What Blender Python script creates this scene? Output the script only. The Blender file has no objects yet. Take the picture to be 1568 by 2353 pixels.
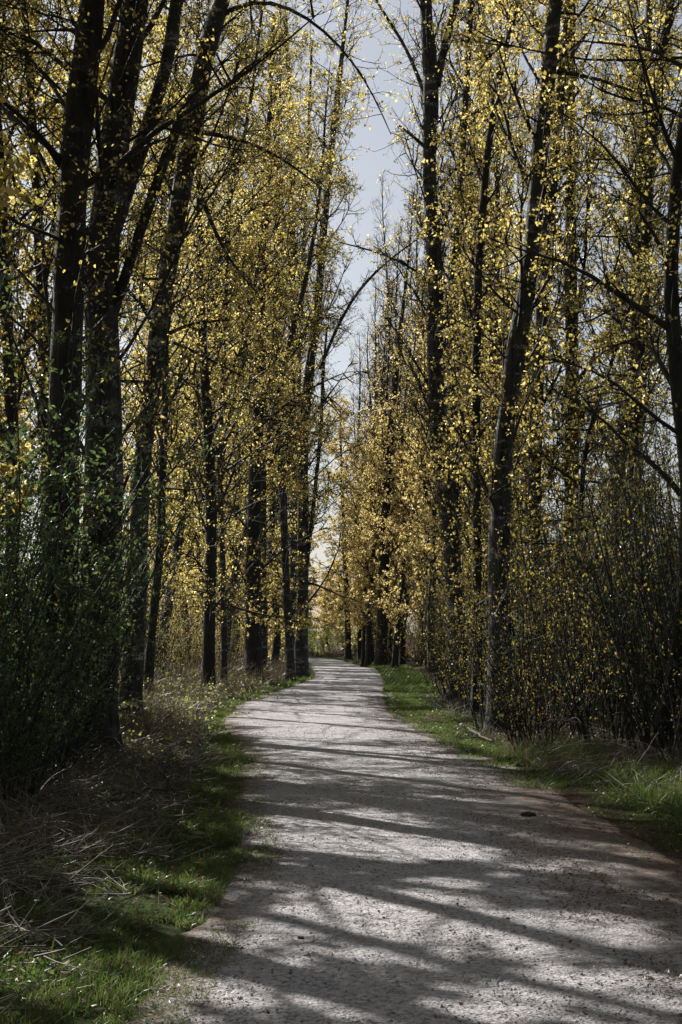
import bpy, math, random
import numpy as np
from mathutils import Vector

R = math.radians
random.seed(7)
rng = np.random.default_rng(11)
S = bpy.context.scene

# ------------------------------------------------------------------ camera, sky, sun, exposure
CAM_H = 1.6
F_PX = 1422.0                       # focal length in pixels of the 682 x 1024 picture (50 mm on 36 mm)
PITCH = math.atan((635.0 - 512.0) / F_PX)
cam = bpy.data.objects.new('camera', bpy.data.cameras.new('camera'))
S.collection.objects.link(cam)
cam.location = (0, 0, CAM_H)
cam.rotation_euler = (math.pi / 2 + PITCH, 0, 0)
cam.data.sensor_fit = 'VERTICAL'
cam.data.sensor_height = 36
cam.data.lens = 50
cam.data.clip_start = 0.05
cam.data.clip_end = 4000
S.camera = cam
S.render.resolution_x = 682
S.render.resolution_y = 1024

SUN_AZ = R(-40)                     # measured from +Y, positive towards +X
SUN_EL = R(38)
SUN = np.array([math.sin(SUN_AZ) * math.cos(SUN_EL), math.cos(SUN_AZ) * math.cos(SUN_EL), math.sin(SUN_EL)])
w = bpy.data.worlds.new('World')
S.world = w
w.use_nodes = True
nt = w.node_tree
sky = nt.nodes.new('ShaderNodeTexSky')
sky.sky_type = 'NISHITA'
sky.sun_disc = False
sky.sun_elevation = SUN_EL
sky.sun_rotation = SUN_AZ
sky.air_density = 1.0
sky.dust_density = 1.6
sky.ozone_density = 1.5
bg = nt.nodes['Background']
bg.inputs[1].default_value = 0.064
hs = nt.nodes.new('ShaderNodeHueSaturation')     # pale, washed spring sky
hs.inputs['Saturation'].default_value = 0.45
nt.links.new(sky.outputs[0], hs.inputs['Color'])
nt.links.new(hs.outputs[0], bg.inputs[0])
sl = bpy.data.lights.new('sun', 'SUN')
sl.energy = 5.0
sl.angle = R(0.53)
sl.color = (1.0, 0.95, 0.89)
so = bpy.data.objects.new('sun', sl)
S.collection.objects.link(so)
so.rotation_euler = Vector(-SUN).to_track_quat('-Z', 'Y').to_euler()
so.location = (-20, 30, 40)
S.view_settings.view_transform = 'Standard'
S.view_settings.look = 'None'
S.view_settings.gamma = 1
S.view_settings.exposure = 0.75
S.render.engine = 'CYCLES'
S.cycles.max_bounces = 3
S.cycles.transmission_bounces = 4
S.cycles.diffuse_bounces = 2

# ------------------------------------------------------------------ projection helpers
K = 682.0 / 1568.0                  # traced units -> pixels


def ray(px, py):
    u = px * K - 341.0
    v = 512.0 - py * K
    cy, sy = math.cos(PITCH), math.sin(PITCH)
    return np.array([u, F_PX * cy - v * sy, F_PX * sy + v * cy])


def at(px, py, D):
    r = ray(px, py)
    t = D / r[1]
    return np.array([r[0] * t, D, CAM_H + r[2] * t])


def on_ground(px, py):
    r = ray(px, py)
    t = -CAM_H / r[2]
    return np.array([r[0] * t, r[1] * t])


# ------------------------------------------------------------------ noise
def _h(ix, iy, s):
    n = (ix.astype(np.int64) * 374761393 + iy.astype(np.int64) * 668265263 + s * 974634777) & 0x7fffffff
    n = ((n ^ (n >> 13)) * 1274126177) & 0x7fffffff
    return ((n ^ (n >> 16)) & 0xffff) / 65535.0


def vn(x, y, s=0):
    x = np.asarray(x, float); y = np.asarray(y, float)
    ix = np.floor(x); iy = np.floor(y)
    fx = x - ix; fy = y - iy
    fx = fx * fx * (3 - 2 * fx); fy = fy * fy * (3 - 2 * fy)
    ix = ix.astype(np.int64); iy = iy.astype(np.int64)
    a = _h(ix, iy, s); b = _h(ix + 1, iy, s); c = _h(ix, iy + 1, s); d = _h(ix + 1, iy + 1, s)
    return (a * (1 - fx) + b * fx) * (1 - fy) + (c * (1 - fx) + d * fx) * fy


def fbm(x, y, s=0, o=4):
    t = 0; a = 1; n = 0
    for i in range(o):
        t = t + a * vn(x * 2 ** i, y * 2 ** i, s + i); n += a; a *= .5
    return t / n


# ------------------------------------------------------------------ path edges
LE = [(345, 2340), (390, 2244), (445, 2189), (470, 2139), (530, 2089), (552, 2024), (582, 1964), (577, 1914), (575, 1839), (575, 1764),
      (577, 1731), (562, 1706), (530, 1676), (528, 1656), (560, 1621), (600, 1606), (652, 1586), (725, 1561), (718, 1540), (708, 1523)]
RE = [(1960, 2300), (1760, 2200), (1590, 2124), (1490, 2064), (1400, 1979), (1300, 1904), (1225, 1864), (1150, 1784), (1064, 1756), (1034, 1731), (1004, 1706), (940, 1676),
      (892, 1641), (880, 1601), (884, 1566), (868, 1541), (809, 1526)]
le = np.array([on_ground(*p) for p in LE]); re_ = np.array([on_ground(*p) for p in RE])
le = le[np.argsort(le[:, 1])]; re_ = re_[np.argsort(re_[:, 1])]
le = np.vstack([[[-1.6, -6], [-1.5, 0]], le, [[-4.5, 98], [-9.5, 108], [-20, 118]]])
re_ = np.vstack([[[2.4, -6], [2.35, 0]], re_, [[-0.8, 96], [-4.5, 105], [-14, 112], [-20, 113.5]]])
re_ = re_[np.argsort(re_[:, 1])]


def smooth_edge(e):
    ys = np.arange(-6, 112, .25)
    xs = np.interp(ys, e[:, 1], e[:, 0])
    k = np.ones(5) / 5
    xs2 = np.convolve(np.pad(xs, 2, mode='edge'), k, 'valid')
    return ys, xs2


LY, LX = smooth_edge(le)
RY, RX = smooth_edge(re_)
def lx(y): return np.interp(y, LY, LX)
def rx(y): return np.interp(y, RY, RX)


def gz(x, y):
    """height of the ground"""
    x = np.asarray(x, float); y = np.asarray(y, float)
    d = np.maximum(lx(y) - x, x - rx(y))
    t = np.clip((d - .1) / 2.5, 0, 1)
    out = t * (.10 * (fbm(x * .9, y * .9, 3) - .35) + .16 * t)
    out = out + np.clip((d - 1.2) / 2., 0, 1) * .22 * (fbm(x * .35, y * .35, 9) - .4)
    far = np.clip((np.hypot(x, y) - 130) / 60, 0, 1)
    return np.where(d < .1, 0.0, out) * (1 - far)


# ------------------------------------------------------------------ mesh helpers
def mesh_np(name, verts, faces_list, smooth=False, mat=None, matidx=None, mats=None):
    """faces_list: list of (n,k) int arrays"""
    me = bpy.data.meshes.new(name)
    verts = np.ascontiguousarray(verts, dtype=np.float32)
    me.vertices.add(len(verts))
    me.vertices.foreach_set('co', verts.ravel())
    faces_list = [f for f in faces_list if len(f)]
    nl = sum(f.size for f in faces_list); nf = sum(len(f) for f in faces_list)
    me.loops.add(nl); me.polygons.add(nf)
    me.loops.foreach_set('vertex_index', np.concatenate([f.ravel() for f in faces_list]).astype(np.int32))
    starts = []; off = 0
    for f in faces_list:
        starts.append(off + np.arange(len(f)) * f.shape[1]); off += f.size
    me.polygons.foreach_set('loop_start', np.concatenate(starts).astype(np.int32))
    me.update(calc_edges=True)
    me.polygons.foreach_set('use_smooth', np.full(nf, smooth, dtype=bool))
    if mats:
        for m in mats: me.materials.append(m)
        me.polygons.foreach_set('material_index', np.asarray(matidx, dtype=np.int32))
    elif mat: me.materials.append(mat)
    me.validate()
    return me


def obj(name, me, parent=None, loc=(0, 0, 0)):
    o = bpy.data.objects.new(name, me)
    S.collection.objects.link(o)
    o.location = loc
    if parent is not None: o.parent = parent
    return o


def thing(name, label, cat, loc=(0, 0, 0), rz=0, group=None, sc=1):
    o = bpy.data.objects.new(name, None)
    S.collection.objects.link(o)
    o.empty_display_size = .3
    o.location = loc
    o.rotation_euler = (0, 0, rz)
    o.scale = (sc, sc, sc)
    o['label'] = label; o['category'] = cat
    if group: o['group'] = group
    return o


def tag(o, label=None, cat=None, group=None, kind=None):
    if label: o['label'] = label
    if cat: o['category'] = cat
    if group: o['group'] = group
    if kind: o['kind'] = kind
    return o


def dup(root, loc, rz, sc, label, group=None):
    r = root.copy(); S.collection.objects.link(r)
    r.location = loc; r.rotation_euler = (random.uniform(-.03, .03), random.uniform(-.03, .03), rz); r.scale = (sc[0], sc[0], sc[1])
    r['label'] = label
    if group: r['group'] = group
    elif 'group' in r: del r['group']
    for ch in list(root.children):
        c = ch.copy(); S.collection.objects.link(c); c.parent = r
    return r


def tubes(P, Rad, m=4, cap=False):
    """P (N,k,3) centre lines, Rad (N,k) -> verts, quads"""
    N, k, _ = P.shape
    T = np.empty_like(P)
    T[:, 1:-1] = P[:, 2:] - P[:, :-2]; T[:, 0] = P[:, 1] - P[:, 0]; T[:, -1] = P[:, -1] - P[:, -2]
    T /= np.linalg.norm(T, axis=2, keepdims=True) + 1e-9
    ref = np.zeros_like(T); ref[..., 0] = 1
    alt = np.abs(T[:, :1, 0:1]) > .85
    ref = np.where(alt, np.array([0., 1., 0.]), ref)
    A = np.cross(T, ref); A /= np.linalg.norm(A, axis=2, keepdims=True) + 1e-9
    B = np.cross(T, A)
    ang = np.arange(m) * 2 * np.pi / m
    V = P[:, :, None, :] + Rad[:, :, None, None] * (A[:, :, None, :] * np.cos(ang)[None, None, :, None] + B[:, :, None, :] * np.sin(ang)[None, None, :, None])
    V = V.reshape(-1, 3)
    i = np.arange(N)[:, None, None] * k * m + np.arange(k - 1)[None, :, None] * m + np.arange(m)[None, None, :]
    j = np.arange(N)[:, None, None] * k * m + np.arange(k - 1)[None, :, None] * m + ((np.arange(m) + 1) % m)[None, None, :]
    Q = np.stack([i, j, j + m, i + m], -1).reshape(-1, 4)
    return V, Q


def unit(v): return v / (np.linalg.norm(v, axis=-1, keepdims=True) + 1e-9)


def leaf_hearts(C, size, droop=.35, seed=0, wr=.8):
    """rounder leaves for the trees close by: two folded halves, curled at the tip"""
    g = np.random.default_rng(seed)
    n = len(C)
    d = unit(g.normal(size=(n, 3)) + np.array([0, 0, -droop]))
    s = unit(np.cross(d, g.normal(size=(n, 3)))); nn = np.cross(d, s)
    L = size * g.uniform(.55, 1.3, n)[:, None]; W = L * wr * .5 * g.uniform(.8, 1.1, n)[:, None]
    cu = g.normal(size=(n, 1)) * .12
    V = np.empty((n, 6, 3))
    V[:, 0] = C + d * L * .08
    V[:, 1] = C + d * L * .18 + s * W * .95 + nn * L * .13
    V[:, 2] = C + d * L * .62 + s * W * .72 + nn * L * (.10 + cu)
    V[:, 3] = C + d * L + nn * L * cu * 2
    V[:, 4] = C + d * L * .62 - s * W * .72 + nn * L * (.10 + cu)
    V[:, 5] = C + d * L * .18 - s * W * .95 + nn * L * .13
    b = np.arange(n)[:, None] * 6
    Q = np.concatenate([b + np.array([[0, 1, 2, 3]]), b + np.array([[0, 3, 4, 5]])])
    return V.reshape(-1, 3), Q


def leaf_quads(C, size, droop=.35, seed=0, wr=.8):
    """kite shaped, slightly folded leaves at C (n,3)"""
    g = np.random.default_rng(seed)
    n = len(C)
    d = unit(g.normal(size=(n, 3)) + np.array([0, 0, -droop]))
    s = unit(np.cross(d, g.normal(size=(n, 3))))
    nn = np.cross(d, s)
    L = size * g.uniform(.6, 1.25, n)[:, None]
    W = L * wr * .5
    V = np.empty((n, 4, 3))
    V[:, 0] = C
    V[:, 1] = C + d * L * .42 + s * W + nn * L * .10
    V[:, 2] = C + d * L
    V[:, 3] = C + d * L * .42 - s * W + nn * L * .10
    Q = np.arange(n * 4).reshape(n, 4)
    return V.reshape(-1, 3), Q


# ------------------------------------------------------------------ materials
def new_mat(name):
    m = bpy.data.materials.new(name); m.use_nodes = True
    nt = m.node_tree; nt.nodes.clear()
    out = nt.nodes.new('ShaderNodeOutputMaterial')
    return m, nt, out


def N(nt, typ, **kw):
    n = nt.nodes.new(typ)
    for k_, v in kw.items():
        if k_.startswith('i_'):
            n.inputs[int(k_[2:])].default_value = v
        else: setattr(n, k_, v)
    return n


def ramp(nt, stops, src=None, interp='LINEAR'):
    r = nt.nodes.new('ShaderNodeValToRGB'); r.color_ramp.interpolation = interp
    el = r.color_ramp.elements
    while len(el) < len(stops): el.new(.5)
    for e, (p, c) in zip(el, stops):
        e.position = p; e.color = (*c, 1) if len(c) == 3 else c
    if src is not None: nt.links.new(src, r.inputs[0])
    return r


def leaf_mat(name, cols, tcols, trans=.55, gloss=.06):
    m, nt, out = new_mat(name)
    geo = N(nt, 'ShaderNodeNewGeometry')
    oi = N(nt, 'ShaderNodeObjectInfo')
    a = N(nt, 'ShaderNodeMath', operation='MULTIPLY_ADD'); a.inputs[1].default_value = .25
    nt.links.new(oi.outputs['Random'], a.inputs[0])
    b = N(nt, 'ShaderNodeMath', operation='MULTIPLY'); b.inputs[1].default_value = .78
    nt.links.new(geo.outputs['Random Per Island'], b.inputs[0]); nt.links.new(b.outputs[0], a.inputs[2])
    r1 = ramp(nt, cols, a.outputs[0]); r2 = ramp(nt, tcols, a.outputs[0])
    d = N(nt, 'ShaderNodeBsdfDiffuse'); t = N(nt, 'ShaderNodeBsdfTranslucent')
    nt.links.new(r1.outputs[0], d.inputs[0]); nt.links.new(r2.outputs[0], t.inputs[0])
    mx = N(nt, 'ShaderNodeMixShader'); mx.inputs[0].default_value = trans
    nt.links.new(d.outputs[0], mx.inputs[1]); nt.links.new(t.outputs[0], mx.inputs[2])
    g = N(nt, 'ShaderNodeBsdfGlossy'); g.inputs['Roughness'].default_value = .38; g.inputs[0].default_value = (1, 1, 1, 1)
    m2 = N(nt, 'ShaderNodeMixShader'); m2.inputs[0].default_value = gloss
    nt.links.new(mx.outputs[0], m2.inputs[1]); nt.links.new(g.outputs[0], m2.inputs[2])
    nt.links.new(m2.outputs[0], out.inputs[0])
    return m


M = {}
M['leaf'] = leaf_mat('poplar_leaf', [(0, (.07, .065, .015)), (.5, (.12, .10, .022)), (1, (.20, .16, .035))],
                     [(0, (.16, .17, .04)), (.25, (.36, .31, .06)), (.55, (.68, .54, .13)), (.85, (.90, .74, .27)), (1, (.88, .62, .20))], trans=.78)
M['leaf_far'] = leaf_mat('far_poplar_leaf', [(0, (.12, .10, .03)), (1, (.22, .17, .06))],
                         [(0, (.46, .38, .10)), (.5, (.76, .60, .20)), (1, (.86, .66, .32))], trans=.76)
M['leaf_bush'] = leaf_mat('far_bush_leaf', [(0, (.07, .09, .02)), (1, (.14, .15, .04))],
                         [(0, (.35, .42, .10)), (1, (.62, .62, .20))], trans=.55)
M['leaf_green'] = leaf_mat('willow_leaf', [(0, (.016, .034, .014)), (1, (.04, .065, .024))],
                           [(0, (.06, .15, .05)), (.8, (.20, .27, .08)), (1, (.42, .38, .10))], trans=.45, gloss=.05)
M['leaf_mix'] = leaf_mat('thicket_leaf', [(0, (.05, .07, .015)), (1, (.13, .09, .02))],
                         [(0, (.10, .13, .03)), (.4, (.34, .29, .06)), (.75, (.60, .46, .09)), (1, (.72, .50, .10))], trans=.58, gloss=.05)
M['grass'] = leaf_mat('grass', [(0, (.022, .048, .010)), (.65, (.045, .07, .018)), (.85, (.10, .09, .035)), (1, (.20, .16, .09))],
                      [(0, (.06, .14, .025)), (.65, (.16, .25, .05)), (.85, (.24, .22, .08)), (1, (.25, .2, .12))], trans=.4, gloss=.05)
M['dry'] = leaf_mat('dry_grass', [(0, (.08, .065, .04)), (.6, (.20, .165, .10)), (1, (.40, .35, .26))],
                    [(0, (.08, .06, .04)), (1, (.22, .17, .11))], trans=.3, gloss=.05)
M['litter'] = leaf_mat('leaf_litter', [(0, (.04, .026, .018)), (.6, (.11, .065, .04)), (1, (.22, .16, .11))],
                       [(0, (.05, .03, .02)), (1, (.14, .08, .04))], trans=.2, gloss=.04)


def bark_mat(name, dark, mid, pale, palev, scale=1.0):
    m, nt, out = new_mat(name)
    tc = N(nt, 'ShaderNodeTexCoord')
    mp = N(nt, 'ShaderNodeMapping'); mp.inputs['Scale'].default_value = (7 * scale, 7 * scale, 1.6 * scale)
    nt.links.new(tc.outputs['Object'], mp.inputs[0])
    n1 = N(nt, 'ShaderNodeTexNoise'); n1.inputs['Scale'].default_value = 2.2; n1.inputs['Detail'].default_value = 8
    nt.links.new(mp.outputs[0], n1.inputs[0])
    mp2 = N(nt, 'ShaderNodeMapping'); mp2.inputs['Scale'].default_value = (2.5, 2.5, 9)
    nt.links.new(tc.outputs['Object'], mp2.inputs[0])
    n2 = N(nt, 'ShaderNodeTexNoise'); n2.inputs['Scale'].default_value = .8; n2.inputs['Detail'].default_value = 5
    nt.links.new(mp2.outputs[0], n2.inputs[0])
    r1 = ramp(nt, [(.35, dark), (.55, mid), (.8, mid)], n1.outputs[0])
    r2 = ramp(nt, [(palev - .03, (0, 0, 0)), (palev + .06, (1, 1, 1))], n2.outputs[0])
    n3 = N(nt, 'ShaderNodeTexNoise'); n3.inputs['Scale'].default_value = 30; n3.inputs['Detail'].default_value = 4
    nt.links.new(tc.outputs['Object'], n3.inputs[0])
    r3 = ramp(nt, [(.42, (0, 0, 0)), (.6, (1, 1, 1))], n3.outputs[0])
    mu = N(nt, 'ShaderNodeMath', operation='MULTIPLY'); nt.links.new(r2.outputs[0], mu.inputs[0]); nt.links.new(r3.outputs[0], mu.inputs[1])
    mx = N(nt, 'ShaderNodeMixRGB'); nt.links.new(mu.outputs[0], mx.inputs[0]); nt.links.new(r1.outputs[0], mx.inputs[1]); mx.inputs[2].default_value = (*pale, 1)
    # moss
    n4 = N(nt, 'ShaderNodeTexNoise'); n4.inputs['Scale'].default_value = 1.3; n4.inputs['Detail'].default_value = 6
    nt.links.new(tc.outputs['Object'], n4.inputs[0])
    r4 = ramp(nt, [(.52, (0, 0, 0)), (.66, (.7, .7, .7))], n4.outputs[0])
    mx2 = N(nt, 'ShaderNodeMixRGB'); nt.links.new(r4.outputs[0], mx2.inputs[0]); nt.links.new(mx.outputs[0], mx2.inputs[1]); mx2.inputs[2].default_value = (.035, .045, .02, 1)
    b = N(nt, 'ShaderNodeBsdfPrincipled'); b.inputs['Roughness'].default_value = .85
    nt.links.new(mx2.outputs[0], b.inputs['Base Color'])
    bp = N(nt, 'ShaderNodeBump'); bp.inputs['Strength'].default_value = 1.; bp.inputs['Distance'].default_value = .06
    nt.links.new(n1.outputs[0], bp.inputs['Height']); nt.links.new(bp.outputs[0], b.inputs['Normal'])
    nt.links.new(b.outputs[0], out.inputs[0])
    return m


M['bark'] = bark_mat('poplar_bark', (.007, .007, .007), (.040, .040, .038), (.26, .27, .27), .56)
M['bark_pale'] = bark_mat('pale_blotched_bark', (.014, .014, .014), (.04, .04, .038), (.42, .43, .42), .57)
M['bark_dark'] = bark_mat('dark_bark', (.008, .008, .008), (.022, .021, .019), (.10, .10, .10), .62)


def plain(name, col, rough=.8, var=.5, scale=20):
    m, nt, out = new_mat(name)
    tc = N(nt, 'ShaderNodeTexCoord'); n = N(nt, 'ShaderNodeTexNoise'); n.inputs['Scale'].default_value = scale
    nt.links.new(tc.outputs['Object'], n.inputs[0])
    r = ramp(nt, [(.3, tuple(c * (1 - var) for c in col)), (.7, tuple(min(1, c * (1 + var)) for c in col))], n.outputs[0])
    b = N(nt, 'ShaderNodeBsdfPrincipled'); b.inputs['Roughness'].default_value = rough
    nt.links.new(r.outputs[0], b.inputs['Base Color']); nt.links.new(b.outputs[0], out.inputs[0])
    return m


M['twig'] = plain('twig_bark', (.028, .024, .021), .75, .5, 8)
M['stem'] = plain('shrub_stem_bark', (.017, .015, .013), .6, .6, 8)
M['cane'] = plain('pale_dead_cane', (.24, .205, .17), .5, .5, 8)
M['wood'] = plain('weathered_wood', (.13, .11, .09), .7, .6, 12)
M['clod'] = plain('dark_clod', (.03, .028, .026), .95, .6, 40)
M['petal'] = plain('yellow_petal', (.75, .42, .01), .6, .2, 60)


def gravel_mat():
    m, nt, out = new_mat('gravel')
    tc = N(nt, 'ShaderNodeTexCoord')
    def noise(s, d=6, ro=.6):
        n = N(nt, 'ShaderNodeTexNoise'); n.inputs['Scale'].default_value = s; n.inputs['Detail'].default_value = d; n.inputs['Roughness'].default_value = ro
        nt.links.new(tc.outputs['Object'], n.inputs[0]); return n
    n1 = noise(1.1, 5); n2 = noise(28, 8, .7); n3 = noise(90, 4)
    base = ramp(nt, [(.3, (.42, .415, .425)), (.7, (.61, .60, .615))], n1.outputs[0])
    fine = ramp(nt, [(.34, (.22, .22, .23)), (.50, (.84, .84, .84)), (.7, (1.12, 1.1, 1.1))], n2.outputs[0])
    mu = N(nt, 'ShaderNodeMixRGB', blend_type='MULTIPLY'); mu.inputs[0].default_value = .9
    nt.links.new(base.outputs[0], mu.inputs[1]); nt.links.new(fine.outputs[0], mu.inputs[2])
    # pebbles
    v = N(nt, 'ShaderNodeTexVoronoi'); v.inputs['Scale'].default_value = 60; nt.links.new(tc.outputs['Object'], v.inputs[0])
    rv = ramp(nt, [(0, (.55, .5, .48)), (.5, (.95, .95, .95)), (1, (1.25, 1.2, 1.2))], v.outputs['Color'])
    mu2 = N(nt, 'ShaderNodeMixRGB', blend_type='MULTIPLY'); mu2.inputs[0].default_value = .55
    nt.links.new(mu.outputs[0], mu2.inputs[1]); nt.links.new(rv.outputs[0], mu2.inputs[2])
    # brown bits and dirt towards the margins
    at_ = N(nt, 'ShaderNodeAttribute'); at_.attribute_name = 'edge'
    n5 = noise(5, 6, .7)
    ad = N(nt, 'ShaderNodeMath', operation='MULTIPLY'); nt.links.new(at_.outputs['Fac'], ad.inputs[0]); nt.links.new(n5.outputs[0], ad.inputs[1])
    re = ramp(nt, [(.12, (0, 0, 0)), (.46, (.92, .92, .92))], ad.outputs[0])
    n6 = noise(45, 6, .75)
    brown = ramp(nt, [(.35, (.05, .035, .022)), (.6, (.17, .115, .075)), (.75, (.30, .22, .15))], n6.outputs[0])
    mx = N(nt, 'ShaderNodeMixRGB'); nt.links.new(re.outputs[0], mx.inputs[0]); nt.links.new(mu2.outputs[0], mx.inputs[1]); nt.links.new(brown.outputs[0], mx.inputs[2])
    b = N(nt, 'ShaderNodeBsdfPrincipled'); b.inputs['Roughness'].default_value = .9; b.inputs['Specular IOR Level'].default_value = .2
    nt.links.new(mx.outputs[0], b.inputs['Base Color'])
    s = N(nt, 'ShaderNodeMath', operation='MULTIPLY_ADD'); nt.links.new(v.outputs['Distance'], s.inputs[0]); s.inputs[1].default_value = -.5; nt.links.new(n2.outputs[0], s.inputs[2])
    bp = N(nt, 'ShaderNodeBump'); bp.inputs['Strength'].default_value = 1.0; bp.inputs['Distance'].default_value = .022
    nt.links.new(s.outputs[0], bp.inputs['Height'])
    bp2 = N(nt, 'ShaderNodeBump'); bp2.inputs['Strength'].default_value = .7; bp2.inputs['Distance'].default_value = .12
    n7 = noise(4.5, 5, .6)
    nt.links.new(n7.outputs[0], bp2.inputs['Height']); nt.links.new(bp.outputs[0], bp2.inputs['Normal'])
    nt.links.new(bp2.outputs[0], b.inputs['Normal']); nt.links.new(b.outputs[0], out.inputs[0])
    return m


def ground_mat():
    m, nt, out = new_mat('woodland_soil')
    tc = N(nt, 'ShaderNodeTexCoord')
    def noise(s, d=6, ro=.6):
        n = N(nt, 'ShaderNodeTexNoise'); n.inputs['Scale'].default_value = s; n.inputs['Detail'].default_value = d; n.inputs['Roughness'].default_value = ro
        nt.links.new(tc.outputs['Object'], n.inputs[0]); return n
    n1 = noise(.9, 5); n2 = noise(22, 8, .75)
    soil = ramp(nt, [(.3, (.022, .016, .011)), (.55, (.065, .045, .03)), (.75, (.16, .12, .085))], n2.outputs[0])
    green = ramp(nt, [(.3, (.014, .026, .007)), (.55, (.045, .065, .016)), (.8, (.09, .10, .03))], n2.outputs[0])
    at_ = N(nt, 'ShaderNodeAttribute'); at_.attribute_name = 'verge'
    ma = N(nt, 'ShaderNodeMath', operation='ADD'); nt.links.new(at_.outputs['Fac'], ma.inputs[0]); nt.links.new(n1.outputs[0], ma.inputs[1])
    r = ramp(nt, [(.55, (0, 0, 0)), (.8, (1, 1, 1))], ma.outputs[0])
    mx = N(nt, 'ShaderNodeMixRGB'); nt.links.new(r.outputs[0], mx.inputs[0]); nt.links.new(soil.outputs[0], mx.inputs[1]); nt.links.new(green.outputs[0], mx.inputs[2])
    b = N(nt, 'ShaderNodeBsdfPrincipled'); b.inputs['Roughness'].default_value = .95; b.inputs['Specular IOR Level'].default_value = .1
    nt.links.new(mx.outputs[0], b.inputs['Base Color'])
    bp = N(nt, 'ShaderNodeBump'); bp.inputs['Strength'].default_value = 1; bp.inputs['Distance'].default_value = .04
    nt.links.new(n2.outputs[0], bp.inputs['Height']); nt.links.new(bp.outputs[0], b.inputs['Normal'])
    nt.links.new(b.outputs[0], out.inputs[0])
    return m


M['gravel'] = gravel_mat()
M['soil'] = ground_mat()


# ------------------------------------------------------------------ ground and path
def build_ground():
    xs = np.concatenate([[-1500, -700, -300, -150, -80, -50, -35], np.arange(-25, 25.01, .25), [35, 50, 80, 150, 300, 700, 1500]])
    ys = np.concatenate([[-300, -100, -40, -15], np.arange(-6, 30, .25), np.arange(30, 130, .6), [135, 145, 160, 190, 250, 400, 800, 1800]])
    X, Y = np.meshgrid(xs, ys)
    Z = gz(X, Y)
    d = np.maximum(lx(Y) - X, X - rx(Y))
    Z = np.where(d < .35, np.minimum(Z, 0) - .03 * np.clip((.35 - d) / .3, 0, 1), Z)
    V = np.stack([X, Y, Z], -1).reshape(-1, 3)
    nx, ny = len(xs), len(ys)
    i = (np.arange(ny - 1)[:, None] * nx + np.arange(nx - 1)[None, :]).reshape(-1)
    Q = np.stack([i, i + 1, i + nx + 1, i + nx], -1)
    me = mesh_np('ground', V, [Q], True, M['soil'])
    a = me.attributes.new('verge', 'FLOAT', 'POINT')
    val = np.where(X > 0, np.clip((d - .5) / .8, 0, 1), 1) * np.clip(1 - (d - .9) / 1.2, 0, 1) * .5
    a.data.foreach_set('value', val.ravel().astype(np.float32))
    tag(obj('ground', me), kind='structure')


def build_path():
    ys = np.concatenate([np.arange(-5.5, 25, .06), np.arange(25, 111, .2)])
    nu = 60
    L = lx(ys) - .14 - .30 * (fbm(ys * .9, ys * 0, 21, 6) - .4) - .22 * (fbm(ys * 2.6, ys * 0, 24, 4) - .5) - .06 * (vn(ys * 11, ys * 0, 31) - .5)
    Rr = rx(ys) + np.where(ys < 20, .45, .25) + .32 * (fbm(ys * .8, ys * 0 + 4, 22, 6) - .4) + .05 * (vn(ys * 11, ys * 0, 35) - .5)
    u = np.linspace(0, 1, nu)
    X = L[:, None] * (1 - u) + Rr[:, None] * u
    Y = np.repeat(ys[:, None], nu, 1)
    e = np.minimum(u, 1 - u)[None, :] * (Rr - L)[:, None]
    Z = .006 + .018 * np.clip(e / .5, 0, 1) + .014 * (fbm(X * 5, Y * 5, 41) - .5) + .03 * (fbm(X * .9, Y * .9, 44) - .5) * np.clip(e / .4, 0, 1)
    Z[:, 0] = -.02; Z[:, -1] = -.02
    V = np.stack([X, Y, Z], -1).reshape(-1, 3)
    ny = len(ys)
    i = (np.arange(ny - 1)[:, None] * nu + np.arange(nu - 1)[None, :]).reshape(-1)
    Q = np.stack([i, i + 1, i + nu + 1, i + nu], -1)
    me = mesh_np('path', V, [Q], True, M['gravel'])
    a = me.attributes.new('edge', 'FLOAT', 'POINT')
    wr = np.where(Y < 16, 1.7, .9)
    er = (Rr[:, None] - X) / wr; el = (X - L[:, None]) / .6
    val = np.clip(1 - np.minimum(er, el), 0, 1)
    a.data.foreach_set('value', val.ravel().astype(np.float32))
    tag(obj('path', me), kind='structure')


build_ground()
build_path()

# ------------------------------------------------------------------ openings cut into the crowns to lay sun patches on the path and verges
# (centre x, centre y, half width, half height) in traced units of the ground seen in the photograph
GAPS = [(700, 1655, 170, 16), (740, 1692, 190, 20), (860, 1728, 180, 10), (640, 1735, 60, 6), (960, 1590, 110, 40), (990, 1680, 70, 30), (1170, 1722, 90, 28), (800, 1605, 60, 10),
        (480, 1655, 70, 14), (480, 1690, 60, 12), (520, 1840, 60, 12), (1000, 1745, 160, 7), (1180, 1770, 90, 10),
        (780, 1905, 200, 34), (960, 1950, 180, 26), (700, 1955, 130, 16), (640, 1985, 70, 10), (500, 1985, 70, 22),
        (1060, 2030, 120, 14), (1290, 2150, 260, 34), (840, 2120, 260, 56), (620, 2130, 90, 36), (560, 2180, 80, 22), (1060, 2130, 160, 26), (600, 2235, 120, 16),
        (330, 2060, 120, 18), (380, 2130, 90, 18), (220, 2240, 130, 12), (900, 2210, 160, 14), (1000, 2325, 330, 30), (1400, 2270, 220, 22), (560, 2330, 170, 24), (330, 2300, 50, 14),
        (430, 1560, 150, 40), (610, 1545, 60, 30), (760, 1560, 50, 6), (780, 1530, 60, 5),]
_g = []
for cx, cy, hw, hh in GAPS:
    p0 = on_ground(cx, cy + hh); p1 = on_ground(cx, cy - hh); pr = on_ground(cx + hw, cy); pc = on_ground(cx, cy)
    _g.append((pc[0], (p0[1] + p1[1]) / 2, pr[0] - pc[0], (p1[1] - p0[1]) / 2))
_g = np.array(_g)


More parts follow.
